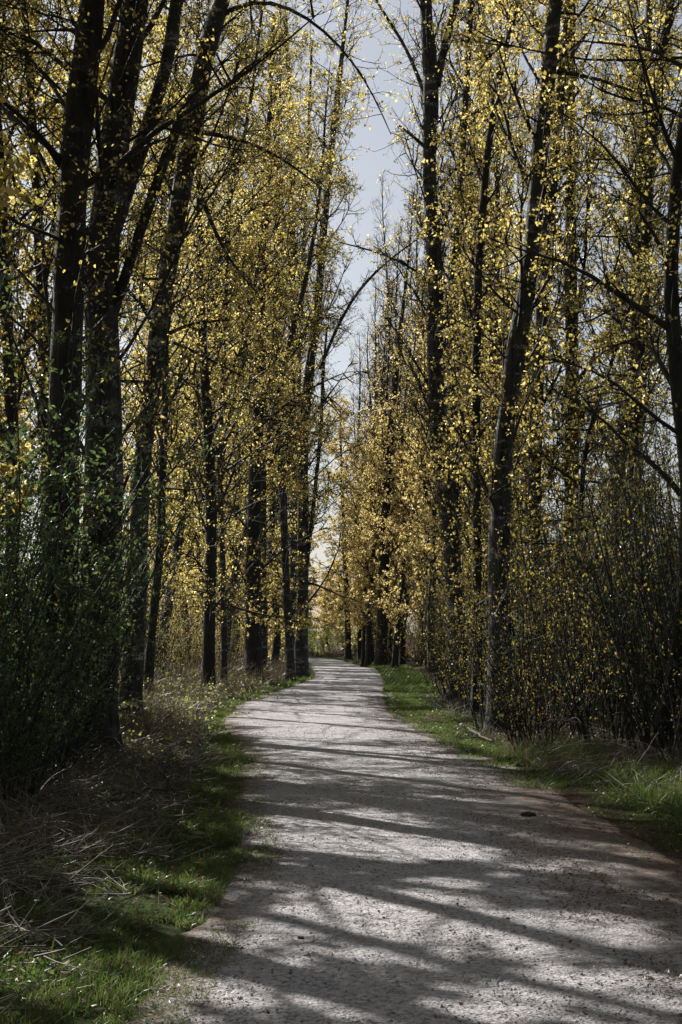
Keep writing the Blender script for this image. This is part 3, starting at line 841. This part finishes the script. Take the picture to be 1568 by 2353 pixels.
for i, (x, y, ln, r0, lab) in enumerate([
        (-4.6, 15.2, -.1, .15, 'sturdy poplar just outside the left border of the view, nearest the willow shrubs'),
        (-6.85, 12.9, .2, .13, 'leaning poplar outside the left border of the view, beside the nearest stretch of path'),
        (-8.6, 18.0, .3, .16, 'strongly leaning poplar at the outer edge of the left wood'),
        (-7.5, 26.4, .2, .13, 'leaning poplar at the left border, behind the double-stemmed one')]):
    placed.append((x, y)); left_tree(500 + i, x, y, lab, None, ln, r0)
cnt = {}
for n_ in range(12000):
    y = rr.uniform(-22, 125); side = rr.choice((-1, 1))
    if side < 0:
        x = lx(min(y, 86)) - rr.uniform(1.6, 6.5 if y < 35 else 5.5)
        if y > 86: x = -rr.uniform(7, 14)
    else:
        x = rx(min(y, 84)) + rr.uniform(1.9, 7.5 if y < 30 or y > 60 else 4.6)
        if y > 84: x = rr.uniform(1.8, 12)
    if in_view(x, y, 1.2) and y < 35: continue
    if side > 0 and y < 40 and abs(x) < half * y + 2.2 and x < half * 33 * .75: continue
    if not free(x, y, (2.1 if side < 0 else 2.5) if y < 35 else 3.2): continue
    sc = (rr.uniform(.8, 1.1), rr.uniform(.82, 1.12))
    off_ = x - rx(min(y, 84)); off_l = lx(min(y, 86)) - x
    if side > 0 and 33 < y < 66:
        if off_ < 5.0: sc = (rr.uniform(.6, .8), rr.uniform(.42, .60) * (1 + max(0, y - 45) * .012))
    far = y > 62
    sd = 'left' if side < 0 else 'right'
    if y < 35: lab, grp = 'slender poplar rooted out of view in the outer rows beside the %s foreground' % sd, 'outer poplars of the %s foreground' % sd
    elif y < 62: lab, grp = 'slender poplar among the yellow leaves midway along the %s side of the path' % sd, 'poplars midway along the %s side' % sd
    else: lab, grp = 'slender poplar standing far back in the wood %s of the path' % sd, 'far poplars %s of the path' % sd
    if side < 0 and y < 13 and off_l < 3: continue
    if side < 0 and 4 < y < 48: left_tree(len(placed), x, y, lab, grp)
    elif y < 20: put(protos_shade, x, y, (rr.uniform(.9, 1.1), rr.uniform(.95, 1.1)), lab, grp)
    elif side > 0 and y > 36 and off_ < 5.5: put(protos_bare, x, y, (rr.uniform(.8, 1.05), rr.uniform(.8, 1.08)), lab, grp)
    else: put(protos_far if far else protos, x, y, sc, lab, grp)
    cnt[grp] = cnt.get(grp, 0) + 1
protos_small = [proto_tree(20 + i, 9.5, .17, 'leaf_far', 1.0, True) for i in range(2)]
# small trees closing the view where the path turns away
for x, y, s in [(-5.5, 112, .42), (-3.0, 118, .36), (-1.0, 125, .34), (1.2, 116, .5), (-7.5, 122, .6), (0.2, 132, .4), (-4.4, 135, .42), (2.6, 128, .62)]:
    put(protos_small, x, y, (s * 2.2, s * 2.2), 'small pale golden tree closing the view beyond the end of the path', 'small trees beyond the path end')
for x, y, a, h, lab in [(1.7, 79, .8, 1.05, 'twiggy half-bare poplar nearest the path end, its top fine against the sky gap'),
                        (2.6, 82, .9, 1.25, 'tall twiggy poplar with a bare crown filling the left part of the sky gap'),
                        (3.7, 85, .9, 1.42, 'tallest bare-crowned poplar in the sky gap left of the forked poplar'),
                        (4.6, 78, .8, 1.3, 'bare-crowned poplar in the sky gap just left of the forked trunk'),
                        (1.2, 90, .8, 1.0, 'small half-bare poplar right above the end of the path')]:
    put(protos_bare, x, y, (a, h), lab, 'bare-crowned poplars in the sky gap')
print('background trees', cnt)


# ------------------------------------------------------------------ shrubs
def shrub_meshes(seed, H=3., spread=.9, nst=22, leafsize=.035, leafmat='leaf_mix', nsh=9, leaves_per=7, stem='stem', lean=.25, arch=0.0, wr=.6, r0=.009, wig=.09):
    g = np.random.default_rng(seed)
    st = []; sr = []; sh = []
    for i in range(nst):
        a = g.uniform(0, 6.28); rr_ = spread * .35 * math.sqrt(g.random())
        p = np.array([rr_ * math.cos(a), rr_ * math.sin(a), -.05])
        d = np.array([math.cos(a) * lean + g.normal() * .12, math.sin(a) * lean + g.normal() * .12, 1.])
        L = H * g.uniform(.55, 1.08)
        P = curve(p, d, L, 9, -arch * g.uniform(.5, 1.4), wig, g)
        st.append(P); sr.append(np.linspace(r0 * g.uniform(.6, 1.4) * H / 2.5, .0025, 9))
        for k_ in range(nsh):
            f = g.uniform(.12, 1) * 8; b_ = int(min(7, math.floor(f))); q = P[b_] + (P[b_ + 1] - P[b_]) * (f - b_)
            dd = unit(P[b_ + 1] - P[b_]) * .8 + unit(g.normal(size=3)) * .8
            sh.append(curve(q, dd, g.uniform(.15, .65), 5, .08 - arch, .14, g))
    st = np.array(st); sh = np.array(sh)
    V1, Q1 = tubes(st, np.array(sr), 5)
    V2, Q2 = tubes(sh, np.repeat(np.linspace(.0035, .0015, 5)[None], len(sh), 0), 3)
    a = mesh_np('stems', np.vstack([V1, V2]), [np.vstack([Q1, Q2 + len(V1)])], True, M[stem])
    idx = np.repeat(np.arange(len(sh)), leaves_per)
    f = g.uniform(.1, 1, len(idx)) * 4; b_ = np.minimum(3, f.astype(int)); ff = (f - b_)[:, None]
    C = sh[idx, b_] * (1 - ff) + sh[idx, b_ + 1] * ff + g.normal(size=(len(idx), 3)) * .02
    V, Q = leaf_quads(C, leafsize, -.2, seed + 3, wr)
    return a, mesh_np('leaves', V, [Q], False, M[leafmat])


def shrub_proto(name, cat, **kw):
    a, b_ = shrub_meshes(**kw)
    root = thing(name, '', cat)
    obj('stems', a, root); obj('leaves', b_, root)
    return root


def put_shrub(lst, x, y, sc, label, group):
    k_ = random.randrange(len(lst)); pr = lst[k_]
    z = float(gz(x, y)) - .02
    rz = random.uniform(0, 6.28)
    if pr.name not in used:
        used.add(pr.name)
        pr.location = (x, y, z); pr.rotation_euler = (0, 0, rz); pr.scale = (sc[0], sc[0], sc[1]); pr['label'] = label; pr['group'] = group
        return pr
    return dup(pr, (x, y, z), rz, sc, label, group)


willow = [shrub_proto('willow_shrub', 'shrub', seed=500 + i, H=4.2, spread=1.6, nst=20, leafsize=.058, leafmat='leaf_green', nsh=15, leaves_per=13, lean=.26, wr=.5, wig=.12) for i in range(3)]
thick = [shrub_proto('thicket_shrub', 'shrub', seed=510 + i, H=3.4, spread=1.3, nst=24, leafsize=.052, leafmat='leaf_mix', nsh=10, leaves_per=4, lean=.2) for i in range(4)]
shaded_thick = [shrub_proto('thicket_shrub', 'shrub', seed=515 + i, H=3.6, spread=1.4, nst=40, leafsize=.042, leafmat='leaf_green', nsh=8, leaves_per=4, lean=.3) for i in range(2)]  # leaves are greenish themselves; their darker tone also stands in for shade
pale = [shrub_proto('golden_shrub', 'shrub', seed=520 + i, H=3.2, spread=1.5, nst=22, leafsize=.09, leafmat='leaf_far', nsh=8, leaves_per=5, lean=.3) for i in range(2)]
fbush = [shrub_proto('green_bush', 'bush', seed=525 + i, H=3.2, spread=2.0, nst=26, leafsize=.15, leafmat='leaf_bush', nsh=9, leaves_per=6, lean=.4) for i in range(2)]
bramble = [shrub_proto('bramble', 'bramble', seed=530 + i, H=1.5, spread=1.2, nst=16, leafsize=.06, leafmat='leaf_bush', nsh=6, leaves_per=4, lean=.8, arch=.22, wr=.8, r0=.006, stem='cane') for i in range(3)]
bare = [shrub_proto('bramble', 'bramble', seed=540 + i, H=1.9, spread=1.4, nst=34, leafsize=.03, leafmat='leaf_green', nsh=5, leaves_per=1, lean=.9, arch=.26, wr=.7, r0=.0055, stem='cane') for i in range(2)]

# big dark willow shrubs in the left foreground
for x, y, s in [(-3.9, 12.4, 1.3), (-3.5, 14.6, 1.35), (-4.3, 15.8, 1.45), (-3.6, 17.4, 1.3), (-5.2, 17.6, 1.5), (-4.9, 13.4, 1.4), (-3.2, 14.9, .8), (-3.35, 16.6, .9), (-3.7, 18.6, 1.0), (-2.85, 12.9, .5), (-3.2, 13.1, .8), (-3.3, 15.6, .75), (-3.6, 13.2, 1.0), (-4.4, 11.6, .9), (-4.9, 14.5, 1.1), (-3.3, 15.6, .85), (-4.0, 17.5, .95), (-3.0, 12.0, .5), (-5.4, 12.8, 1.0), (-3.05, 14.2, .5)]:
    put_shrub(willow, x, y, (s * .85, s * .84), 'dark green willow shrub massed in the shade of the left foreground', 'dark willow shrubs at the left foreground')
for x, y, s in [(-5.0, 20.5, .9), (-6.2, 23, 1.0), (-4.2, 22.0, .6), (-7, 27, 1.0), (-5.6, 29, .8)]:
    put_shrub(willow, x, y, (s, s), 'green willow shrub behind the leaning trunks on the left', 'willow shrubs behind the leaning trunks')
# thicket on the right
tl = ['upright many-stemmed shrub with small yellow leaves at the front edge of the right thicket', 'tall many-stemmed shrub deeper inside the right thicket']
for n_ in range(400):
    y = rr.uniform(14.5, 36)
    o = rr.uniform(0, 6.5)
    lim = 1.35 if y > 27 else 1.0 + max(0, 19 - y) * .12
    x = rx(y) + lim + o
    if not free(x + 1000, y, .85): continue
    s = rr.uniform(.75, 1.0) if o < 1.2 else rr.uniform(1.0, 1.45)
    if y < 21 and rr.random() < .7:
        put_shrub(shaded_thick, x, y, (s * .9, s), 'dense shade-darkened many-stemmed shrub with green leaves at the near end of the right thicket', 'dark shrubs at the near end of the right thicket'); continue
    put_shrub(thick, x, y, (s * .9, s * rr.uniform(.95, 1.25)), tl[0 if o < 1.2 else 1], 'shrubs along the edge of the right thicket' if o < 1.2 else 'shrubs inside the right thicket')
for n_ in range(160):
    y = rr.uniform(22, 40); x = lx(y) - 2.6 - rr.uniform(0, 6)
    if not free(x + 1000, y, 1.3): continue
    s = rr.uniform(.7, 1.3)
    put_shrub(thick, x, y, (s * .9, s), 'many-stemmed yellow-leaved shrub behind the dry grass bank on the left', 'shrubs behind the left bank')
for n_ in range(90):
    side = rr.choice((-1, 1)); y = rr.uniform(33, 90)
    x = (lx(y) - rr.uniform(1.6, 7)) if side < 0 else (rx(y) + rr.uniform(1.2, 7))
    s = rr.uniform(.6, 1.1)
    put_shrub(thick if y < 60 else pale, x, y, (s, s), 'leafy shrub in the undergrowth further along the %s side of the path' % ('left' if side < 0 else 'right'), 'undergrowth shrubs on the %s side' % ('left' if side < 0 else 'right'))
for x, y, s in [(-3.0, 97, .8), (-1.2, 99, .75), (.4, 101, .9), (-4.6, 99.5, .8), (2.0, 97, .9), (-2.2, 103, 1.0)]:
    put_shrub(fbush, x, y, (s, s), 'round green bush at the far end of the path', 'green bushes at the path end')
# brambles
for x, y, s in [(-3.3, 26, .9), (-3.7, 28.5, 1.0), (-2.9, 30.5, .8), (-3.6, 33, 1.), (-2.7, 36, .8), (-4.4, 25, 1.0), (-2.6, 40, .8), (-3.2, 23.4, .7), (-2.7, 20.5, .65), (-2.4, 17.5, .6), (-2.5, 15, .55), (-3.0, 18.5, .8)]:
    put_shrub(bramble, x, y, (s, s * .8), 'low leafy bramble in the dry grass bank left of the path', 'brambles along the left bank')
for n_ in range(60):
    y = rr.uniform(20, 46); x = lx(y) - rr.uniform(.95, 3.2)
    if not free(x + 2000, y, .9): continue
    s = rr.uniform(.6, 1.0)
    put_shrub(bramble, x, y, (s, s * .9), 'arching bramble with fresh green leaves on the sunny left bank before the bend', 'brambles on the sunny left bank')
for x, y, s in [(3.2, 15.6, .6), (3.55, 16.2, .75), (3.35, 17.0, .7), (3.75, 15.2, .8), (3.05, 16.7, .5), (3.75, 17.5, .8), (4.0, 16.2, .9)]:
    put_shrub(bare, x, y, (s, s * .9), 'tangle of bare grey bramble canes at the right edge of the view', 'bare bramble canes at the right edge')
for x, y, s in [(-1.95, 9, .4), (-2.25, 10, .5), (-2.6, 11, .55), (-2.0, 11.6, .4), (-2.7, 12.5, .6), (-2.2, 13, .45), (-1.85, 8.2, .35), (-1.75, 7.4, .3), (-2.9, 14, .6), (-2.4, 8.8, .5)]:
    put_shrub(bare, x, y, (s, s * .8), 'tangle of bare grey bramble canes over dead grass at the left', 'bare bramble canes at the left edge')


# ------------------------------------------------------------------ grass, dry grass, litter
def blades(x, y, h, wdt, lean, mat, name, k=4, seed=0, curl=.6):
    g = np.random.default_rng(seed)
    n = len(x); z = gz(x, y) - .01
    a = g.uniform(0, 6.28, n); ld = np.stack([np.cos(a), np.sin(a)], -1)
    ln = lean * g.uniform(.2, 1.6, n)
    t = np.linspace(0, 1, k)
    P = np.empty((n, k, 3))
    P[:, :, 0] = x[:, None] + ld[:, :1] * (ln * h)[:, None] * t ** (1 + curl)
    P[:, :, 1] = y[:, None] + ld[:, 1:] * (ln * h)[:, None] * t ** (1 + curl)
    P[:, :, 2] = z[:, None] + h[:, None] * (t - .35 * np.minimum(ln, 2)[:, None] * t ** 2)
    b = g.uniform(0, 6.28, n); s = np.stack([np.cos(b), np.sin(b), np.zeros(n)], -1)
    wv = (wdt[:, None] * (1 - t ** 1.5 * .92))[:, :, None]
    V = np.stack([P - s[:, None] * wv / 2, P + s[:, None] * wv / 2], 2).reshape(-1, 3)
    i = np.arange(n)[:, None] * 2 * k + np.arange(k - 1)[None] * 2
    Q = np.stack([i, i + 1, i + 3, i + 2], -1).reshape(-1, 4)
    return mesh_np(name, V, [Q], False, mat)


def scatter(n, y0, y1, off0, off1, side, seed, power=1.0, clump=None):
    g = np.random.default_rng(seed)
    u = g.random(n)
    y = y0 + (y1 - y0) * u ** power
    o = off0 + (off1 - off0) * g.random(n)
    x = lx(y) - o if side < 0 else rx(y) + o
    if clump is not None:
        c = fbm(x * 2.3, y * 1.8, seed)
        keep = c > clump
        x, y = x[keep], y[keep]
    return x, y


def grass(name, label, side, seed, sets):
    xs = []; ys = []; hs = []
    g = np.random.default_rng(seed)
    for (n, y0, y1, o0, o1, h, cl, pw) in sets:
        x, y = scatter(n, y0, y1, o0, o1, side, seed + len(xs), pw, cl)
        hh = h * g.uniform(.4, 1.3, len(x)) * (.6 + .8 * fbm(x * 1.2, y * 1.2, 12))
        xs.append(x); ys.append(y); hs.append(hh)
    x = np.concatenate(xs); y = np.concatenate(ys); h = np.concatenate(hs)
    wd = np.clip(.004 + y * .0003, .005, .022) * g.uniform(.7, 1.6, len(x))
    o = obj(name, blades(x, y, h, wd, .7, M['grass'], name, 4, seed))
    return tag(o, label, 'grass', kind='stuff')


grass('grass', 'short green grass on the left verge beside the gravel', -1, 600,
      [(42000, 4, 10, .06, 1.6, .07, .45, 1.), (30000, 4, 22, -.22, .2, .05, .46, 1.3), (9000, 4, 22, -.36, .0, .035, .57, 1.3), (26000, 9, 16, .08, .9, .08, .46, 1.), (22000, 14, 45, .1, .65, .09, .40, 1.3), (5000, 40, 85, .0, .8, .16, None, 1), (7000, 5, 14, .3, 1.4, .15, .55, 1)])
grass('grass', 'green grass on the right verge below the thicket', 1, 610,
      [(16000, 8, 16, .5, 2.2, .06, .50, 1.), (14000, 8, 24, -.3, .9, .035, .48, 1.), (12000, 6, 14, .9, 2.4, .07, .42, 1.), (60000, 15, 45, .0, 1.9, .08, .42, 1.2), (12000, 40, 85, .0, 1.5, .2, None, 1), (14000, 12, 18, 1.0, 3.0, .26, .42, 1), (3000, 17, 20, .7, 1.8, .28, .4, 1)])


def drygrass(label, side, seed, sets):
    xs = []; ys = []; hs = []
    g = np.random.default_rng(seed)
    for (n, y0, y1, o0, o1, h, cl) in sets:
        x, y = scatter(n, y0, y1, o0, o1, side, seed + len(xs), 1.2, cl)
        xs.append(x); ys.append(y); hs.append(h * g.uniform(.35, 1.3, len(x)))
    x = np.concatenate(xs); y = np.concatenate(ys); h = np.concatenate(hs)
    wd = np.clip(.0035 + y * .0004, .004, .02) * g.uniform(.5, 1.6, len(x))
    o = obj('dry_grass', blades(x, y, h, wd, 1.15, M['dry'], 'dry_grass', 6, seed, 1.0))
    return tag(o, label, 'dry grass', kind='stuff')


drygrass('bleached dead grass heaped over the left bank', -1, 620,
         [(5500, 5.5, 12, 1.0, 3.2, .24, .48), (6000, 10, 26, .6, 3.2, .34, .47), (7500, 20, 48, .6, 4.5, .8, .42), (3000, 42, 80, .7, 4, .9, None)])
drygrass('bleached dead grass tangled at the foot of the right thicket', 1, 630,
         [(7000, 11, 17, 1.6, 4.5, .5, .42), (3500, 16, 22, .7, 2.2, .3, .42), (5000, 20, 50, 1.5, 3.5, .4, .5)])


def litter(name, label, cat, n, seed, region, size, mat, zoff=.012):
    g = np.random.default_rng(seed)
    x, y = region(g, n)
    d = np.maximum(lx(y) - x, x - rx(y))
    z = np.where(d < .05, .03, gz(x, y) + .006) + zoff * g.random(len(x))
    C = np.stack([x, y, z], -1)
    a = g.uniform(0, 6.28, len(x)); dr = np.stack([np.cos(a), np.sin(a), g.normal(size=len(x)) * .25], -1); dr = unit(dr)
    s = np.stack([-np.sin(a), np.cos(a), g.normal(size=len(x)) * .3], -1); s = unit(s)
    L = (size * g.uniform(.4, 1.4, len(x)))[:, None]; W = L * g.uniform(.15, .4, len(x))[:, None]
    V = np.stack([C, C + dr * L * .5 + s * W, C + dr * L + np.array([0, 0, .003]), C + dr * L * .5 - s * W], 1).reshape(-1, 3)
    o = obj(name, mesh_np(name, V, [np.arange(len(V)).reshape(-1, 4)], False, M[mat]))
    return tag(o, label, cat, kind='stuff')


def reg_path(g, n):
    y = 4.5 + 40 * g.random(n) ** 2.2
    t = g.random(n)
    t = np.where(g.random(n) < .55, 1 - .35 * t ** 1.3, t)      # most of it blown to the right edge
    x = lx(y) + (rx(y) - lx(y) + .3) * t
    k = fbm(x * 1.5, y * 1.2, 90) > .40
    return x[k], y[k]


litter('leaf_litter', 'brown bud scales and leaf scraps strewn over the gravel', 'leaf litter', 42000, 640, reg_path, .022, 'litter')


def reg_bank(g, n):
    y = 4.5 + 45 * g.random(n) ** 1.5
    sd = g.random(n) < .55
    o = .2 + 4.5 * g.random(n) ** .9
    x = np.where(sd, lx(y) - o, rx(y) + o)
    return x, y


litter('leaf_litter', 'dead leaves covering the soil of both banks', 'leaf litter', 45000, 641, reg_bank, .04, 'litter', .05)


def weeds(label, side, seed, n, y0, y1, o0, o1):
    g = np.random.default_rng(seed)
    x, y = scatter(n, y0, y1, o0, o1, side, seed, 1.2, .5)
    k_ = 7
    cx = np.repeat(x, k_) + g.normal(size=len(x) * k_) * .04; cy = np.repeat(y, k_) + g.normal(size=len(x) * k_) * .04
    C = np.stack([cx, cy, gz(cx, cy) + .02 + .06 * g.random(len(cx))], -1)
    V, Q = leaf_hearts(C, .035, -.1, seed, .75)
    tag(obj('weeds', mesh_np('weeds', V, [Q], False, M['grass'])), label, 'weeds', kind='stuff')


weeds('low broad-leaved weeds mixed into the left verge', -1, 660, 2600, 5, 30, .5, 2.6)
weeds('low broad-leaved weeds mixed into the right verge', 1, 661, 2200, 9, 34, .8, 2.6)


def dead_twigs(label, side, seed, n, y0, y1, o0, o1):
    g = np.random.default_rng(seed)
    x, y = scatter(n, y0, y1, o0, o1, side, seed, 1.2, .44)
    n = len(x); a = g.uniform(0, 6.28, n); L = g.uniform(.08, .55, n)
    el = np.abs(g.normal(size=n)) * .35
    t = np.linspace(0, 1, 4)
    bend = g.normal(size=n) * .25
    P = np.empty((n, 4, 3))
    P[:, :, 0] = x[:, None] + (np.cos(a) * L)[:, None] * t - (np.sin(a) * L * bend)[:, None] * t * t
    P[:, :, 1] = y[:, None] + (np.sin(a) * L)[:, None] * t + (np.cos(a) * L * bend)[:, None] * t * t
    P[:, :, 2] = (gz(x, y) + .02 + .10 * g.random(n) ** 2)[:, None] + (np.sin(el) * L)[:, None] * t
    V, Q = tubes(P, (np.linspace(1, .5, 4)[None] * g.uniform(.0025, .007, n)[:, None]), 4)
    tag(obj('dead_twigs', mesh_np('dead_twigs', V, [Q], True, M['wood'])), label, 'dead twigs', kind='stuff')


dead_twigs('dead twigs and broken stalks littering the left bank', -1, 670, 9000, 5, 34, .55, 3.6)
dead_twigs('dead twigs and broken stalks littering the foot of the right thicket', 1, 671, 4500, 10, 34, 1.0, 3.4)


# gravel stones lying loose
def stones(n, seed):
    g = np.random.default_rng(seed)
    y = 4.4 + 22 * g.random(n) ** 1.8
    x = lx(y) - .05 + (rx(y) - lx(y) + .1) * g.random(n)
    s = .0035 + .010 * g.random(n) ** 4
    base = np.array([[1, 0, 0], [0, 1, 0], [-1, 0, 0], [0, -1, 0], [0, 0, .8], [.6, .6, -.3]])
    F = np.array([[0, 1, 4], [1, 2, 4], [2, 3, 4], [3, 0, 4]])
    base = base[:5]
    a = g.uniform(0, 6.28, n); c, s_ = np.cos(a), np.sin(a)
    B = base[None] * g.uniform(.5, 1.3, (n, 5, 1)) * s[:, None, None]
    X = B[..., 0] * c[:, None] - B[..., 1] * s_[:, None]; Y = B[..., 0] * s_[:, None] + B[..., 1] * c[:, None]
    V = np.stack([X + x[:, None], Y + y[:, None], B[..., 2] + .022], -1).reshape(-1, 3)
    Fq = (F[None] + np.arange(n)[:, None, None] * 5).reshape(-1, 3)
    tag(obj('gravel', mesh_np('gravel', V, [Fq], False, M['gravel'])), 'loose small stones scattered over the path', 'gravel', kind='stuff')


stones(30000, 650)


# ------------------------------------------------------------------ small single things
def stick(label, pts, r0, mat='wood', twigs=3, seed=0, name='fallen_branch'):
    g = np.random.default_rng(seed)
    P = np.array(pts, float); base = P[0].copy(); P = P - base
    root = thing(name, label, 'branch', base)
    n = 12; s = np.linspace(0, len(P) - 1, n)
    C = np.stack([np.interp(s, np.arange(len(P)), P[:, i]) for i in range(3)], -1) + g.normal(size=(n, 3)) * .012
    V, Q = tubes(C[None], np.linspace(r0, r0 * .45, n)[None], 8)
    caps = [np.arange(8)[::-1][None], (np.arange(8) + (n - 1) * 8)[None]]
    obj('stem', mesh_np('stem', V, [Q] + caps, True, M[mat]), root)
    for i in range(twigs):
        a = g.integers(3, n - 1); d = g.normal(size=3); d[2] = abs(d[2]) * .6
        T = curve(C[a], d, g.uniform(.2, .5), 6, 0, .15, g)
        V, Q = tubes(T[None], np.linspace(r0 * .4, .003, 6)[None], 5)
        obj('side_twig', mesh_np('side_twig', V, [Q], True, M[mat]), root)
    return root


a0 = on_ground(1060, 1690); a1 = on_ground(1130, 1716)
stick('short weathered log lying at the foot of the thicket on the right verge', [(a0[0], a0[1], .16), ((a0[0] + a1[0]) / 2, (a0[1] + a1[1]) / 2, .12), (a1[0], a1[1], .07)], .03, seed=1)
a0 = on_ground(1180, 1735); a1 = on_ground(1250, 1718)
stick('pale broken branch in the grass where the right verge widens', [(a0[0], a0[1], .06), (a1[0] - .3, a1[1] - .5, .12), (a1[0], a1[1], .10)], .014, seed=2, twigs=5)
a0 = on_ground(55, 2195); a1 = on_ground(150, 2170)
stick('thin dead stick lying in the grass at the lower left', [(a0[0], a0[1], .06), (a1[0], a1[1], .07)], .008, seed=3, twigs=1)
a0 = on_ground(250, 1900); a1 = on_ground(420, 1860)
stick('dark fallen branch on the left bank below the willow shrubs', [(a0[0], a0[1], .2), ((a0[0] + a1[0]) / 2, (a0[1] + a1[1]) / 2, .26), (a1[0], a1[1], .14)], .018, 'twig', seed=4, twigs=5)


def lump(name, label, cat, px, py, size, mat, sq=.55, seed=0):
    p = on_ground(px, py)
    bpy_m = bpy.data.meshes.new(name)
    import bmesh
    bm = bmesh.new(); bmesh.ops.create_icosphere(bm, subdivisions=3, radius=1)
    g = np.random.default_rng(seed); k_ = g.normal(size=(6, 3)) * 2.2; ph = g.uniform(0, 6, 6)
    for v in bm.verts:
        co = np.array(v.co); f = 1 + .09 * sum(math.sin(float(k_[i] @ co) * 1.6 + ph[i]) for i in range(6))
        v.co = Vector(co * f * np.array([1.25, .9, sq]) * size)
    bm.to_mesh(bpy_m); bm.free()
    bpy_m.materials.append(M[mat])
    return tag(obj(name, bpy_m, None, (p[0], p[1], .02 + size * sq * .5)), label, cat)


lump('earth_clod', 'dark fist-sized clod of earth at the right side of the gravel', 'clod', 1215, 1882, .05, 'clod', seed=3)
lump('stone', 'small dark stone alone on the sunlit gravel left of the middle', 'stone', 692, 2166, .014, 'clod', seed=4)


def dandelion(label, px, py, h=.08):
    p = on_ground(px, py); z = float(gz(p[0], p[1]))
    root = thing('dandelion', label, 'flower', (p[0], p[1], z))
    V, Q = tubes(np.array([[[0, 0, 0], [.004, 0, h * .5], [.01, 0, h]]]), np.array([[.002, .0018, .0018]]), 6)
    obj('stalk', mesh_np('stalk', V, [Q], True, M['grass']), root)
    vs = []; fs = []
    g = np.random.default_rng(int(px))
    for ring, (nn, r, el) in enumerate([(18, .019, .15), (14, .014, .5), (9, .008, 1.0)]):
        for i in range(nn):
            a = i / nn * 6.283 + ring; o = len(vs)
            d = np.array([math.cos(a), math.sin(a), el]); s = np.array([-math.sin(a), math.cos(a), 0]) * .0025
            c = np.array([.01, 0, h])
            vs += [c - s * .5, c + s * .5, c + d * r + s, c + d * r - s]; fs.append([o, o + 1, o + 2, o + 3])
    obj('flower_head', mesh_np('flower_head', np.array(vs), [np.array(fs)], False, M['petal']), root)


dandelion('yellow dandelion in the left verge close to the gravel', 453, 2013)
dandelion('yellow dandelion in the dark grass at the right, nearer the path', 1478, 1893, .05)
dandelion('yellow dandelion at the right border of the view', 1562, 1942, .06)
dandelion('yellow dandelion in the tall grass under the bare canes on the right', 1388, 1786, .12)
for o in [o for o in S.objects if o.get('label') == '']:      # patterns nobody was copied from
    for c in list(o.children): bpy.data.objects.remove(c)
    bpy.data.objects.remove(o)
# ------------------------------------------------------------------ say which one: neighbours in view told apart by the landmark they stand beside
MARK = [(205, 'the massive double-stemmed poplar'), (300, 'the pale blotched poplar'), (482, 'the upright dark poplar left of centre'), (582, 'the thickest black middle trunk'),
        (692, 'the tall poplar at the bend'), (876, 'the largest far trunk'), (1050, 'the forked poplar'), (1150, 'the large leaning poplar'), (1222, 'the grey crossing poplar'), (1308, 'the leafy straight poplar'),
        (1412, 'the slim grey pair'), (1500, 'the black curving trunk')]
ORD = ['first', 'second', 'third', 'fourth', 'fifth', 'sixth', 'seventh', 'eighth', 'ninth', 'tenth', 'eleventh', 'twelfth', 'thirteenth', 'fourteenth', 'fifteenth', 'sixteenth', 'seventeenth', 'eighteenth', 'nineteenth', 'twentieth']
SHORT = {'poplars midway along the left side': 'slender midway poplar', 'poplars midway along the right side': 'slender midway poplar',
         'far poplars left of the path': 'slender far-off poplar', 'far poplars right of the path': 'slender far-off poplar',
         'shrubs along the edge of the right thicket': 'yellow-leaved front shrub', 'shrubs inside the right thicket': 'tall inner thicket shrub', 'dark shrubs at the near end of the right thicket': 'shade-darkened green thicket shrub',
         'shrubs behind the left bank': 'yellow-leaved shrub', 'undergrowth shrubs on the left side': 'low undergrowth shrub', 'undergrowth shrubs on the right side': 'low undergrowth shrub',
         'dark willow shrubs at the left foreground': 'dark willow shrub', 'willow shrubs behind the leaning trunks': 'green willow shrub', 'brambles on the sunny left bank': 'sunny arching bramble',
         'brambles along the left bank': 'low leafy bramble', 'small trees beyond the path end': 'small pale golden tree', 'green bushes at the path end': 'round green bush',
         'bare bramble canes at the right edge': 'bare cane tangle', 'bare bramble canes at the left edge': 'bare cane tangle'}
buckets = {}
for o in S.objects:
    if o.parent is None and o.get('group') in SHORT:
        x, y = o.location.x, o.location.y
        if y < 5: continue
        px = (341 + x / y * F_PX) / K
        if not -60 < px < 1630: continue
        mx_, mt = min(MARK, key=lambda m: abs(m[0] - px))
        sd = 'left' if px < mx_ else 'right'
        buckets.setdefault((o['group'], mt, sd), []).append((abs(px - mx_), o))
for (gname, mt, sd), lst in buckets.items():
    lst.sort(key=lambda t: t[0])
    for i, (_, o) in enumerate(lst):
        if i < len(ORD): o['label'] = '%s %s to the %s of %s' % (ORD[i], SHORT[gname], sd, mt)
print('done objects', len(bpy.data.objects))
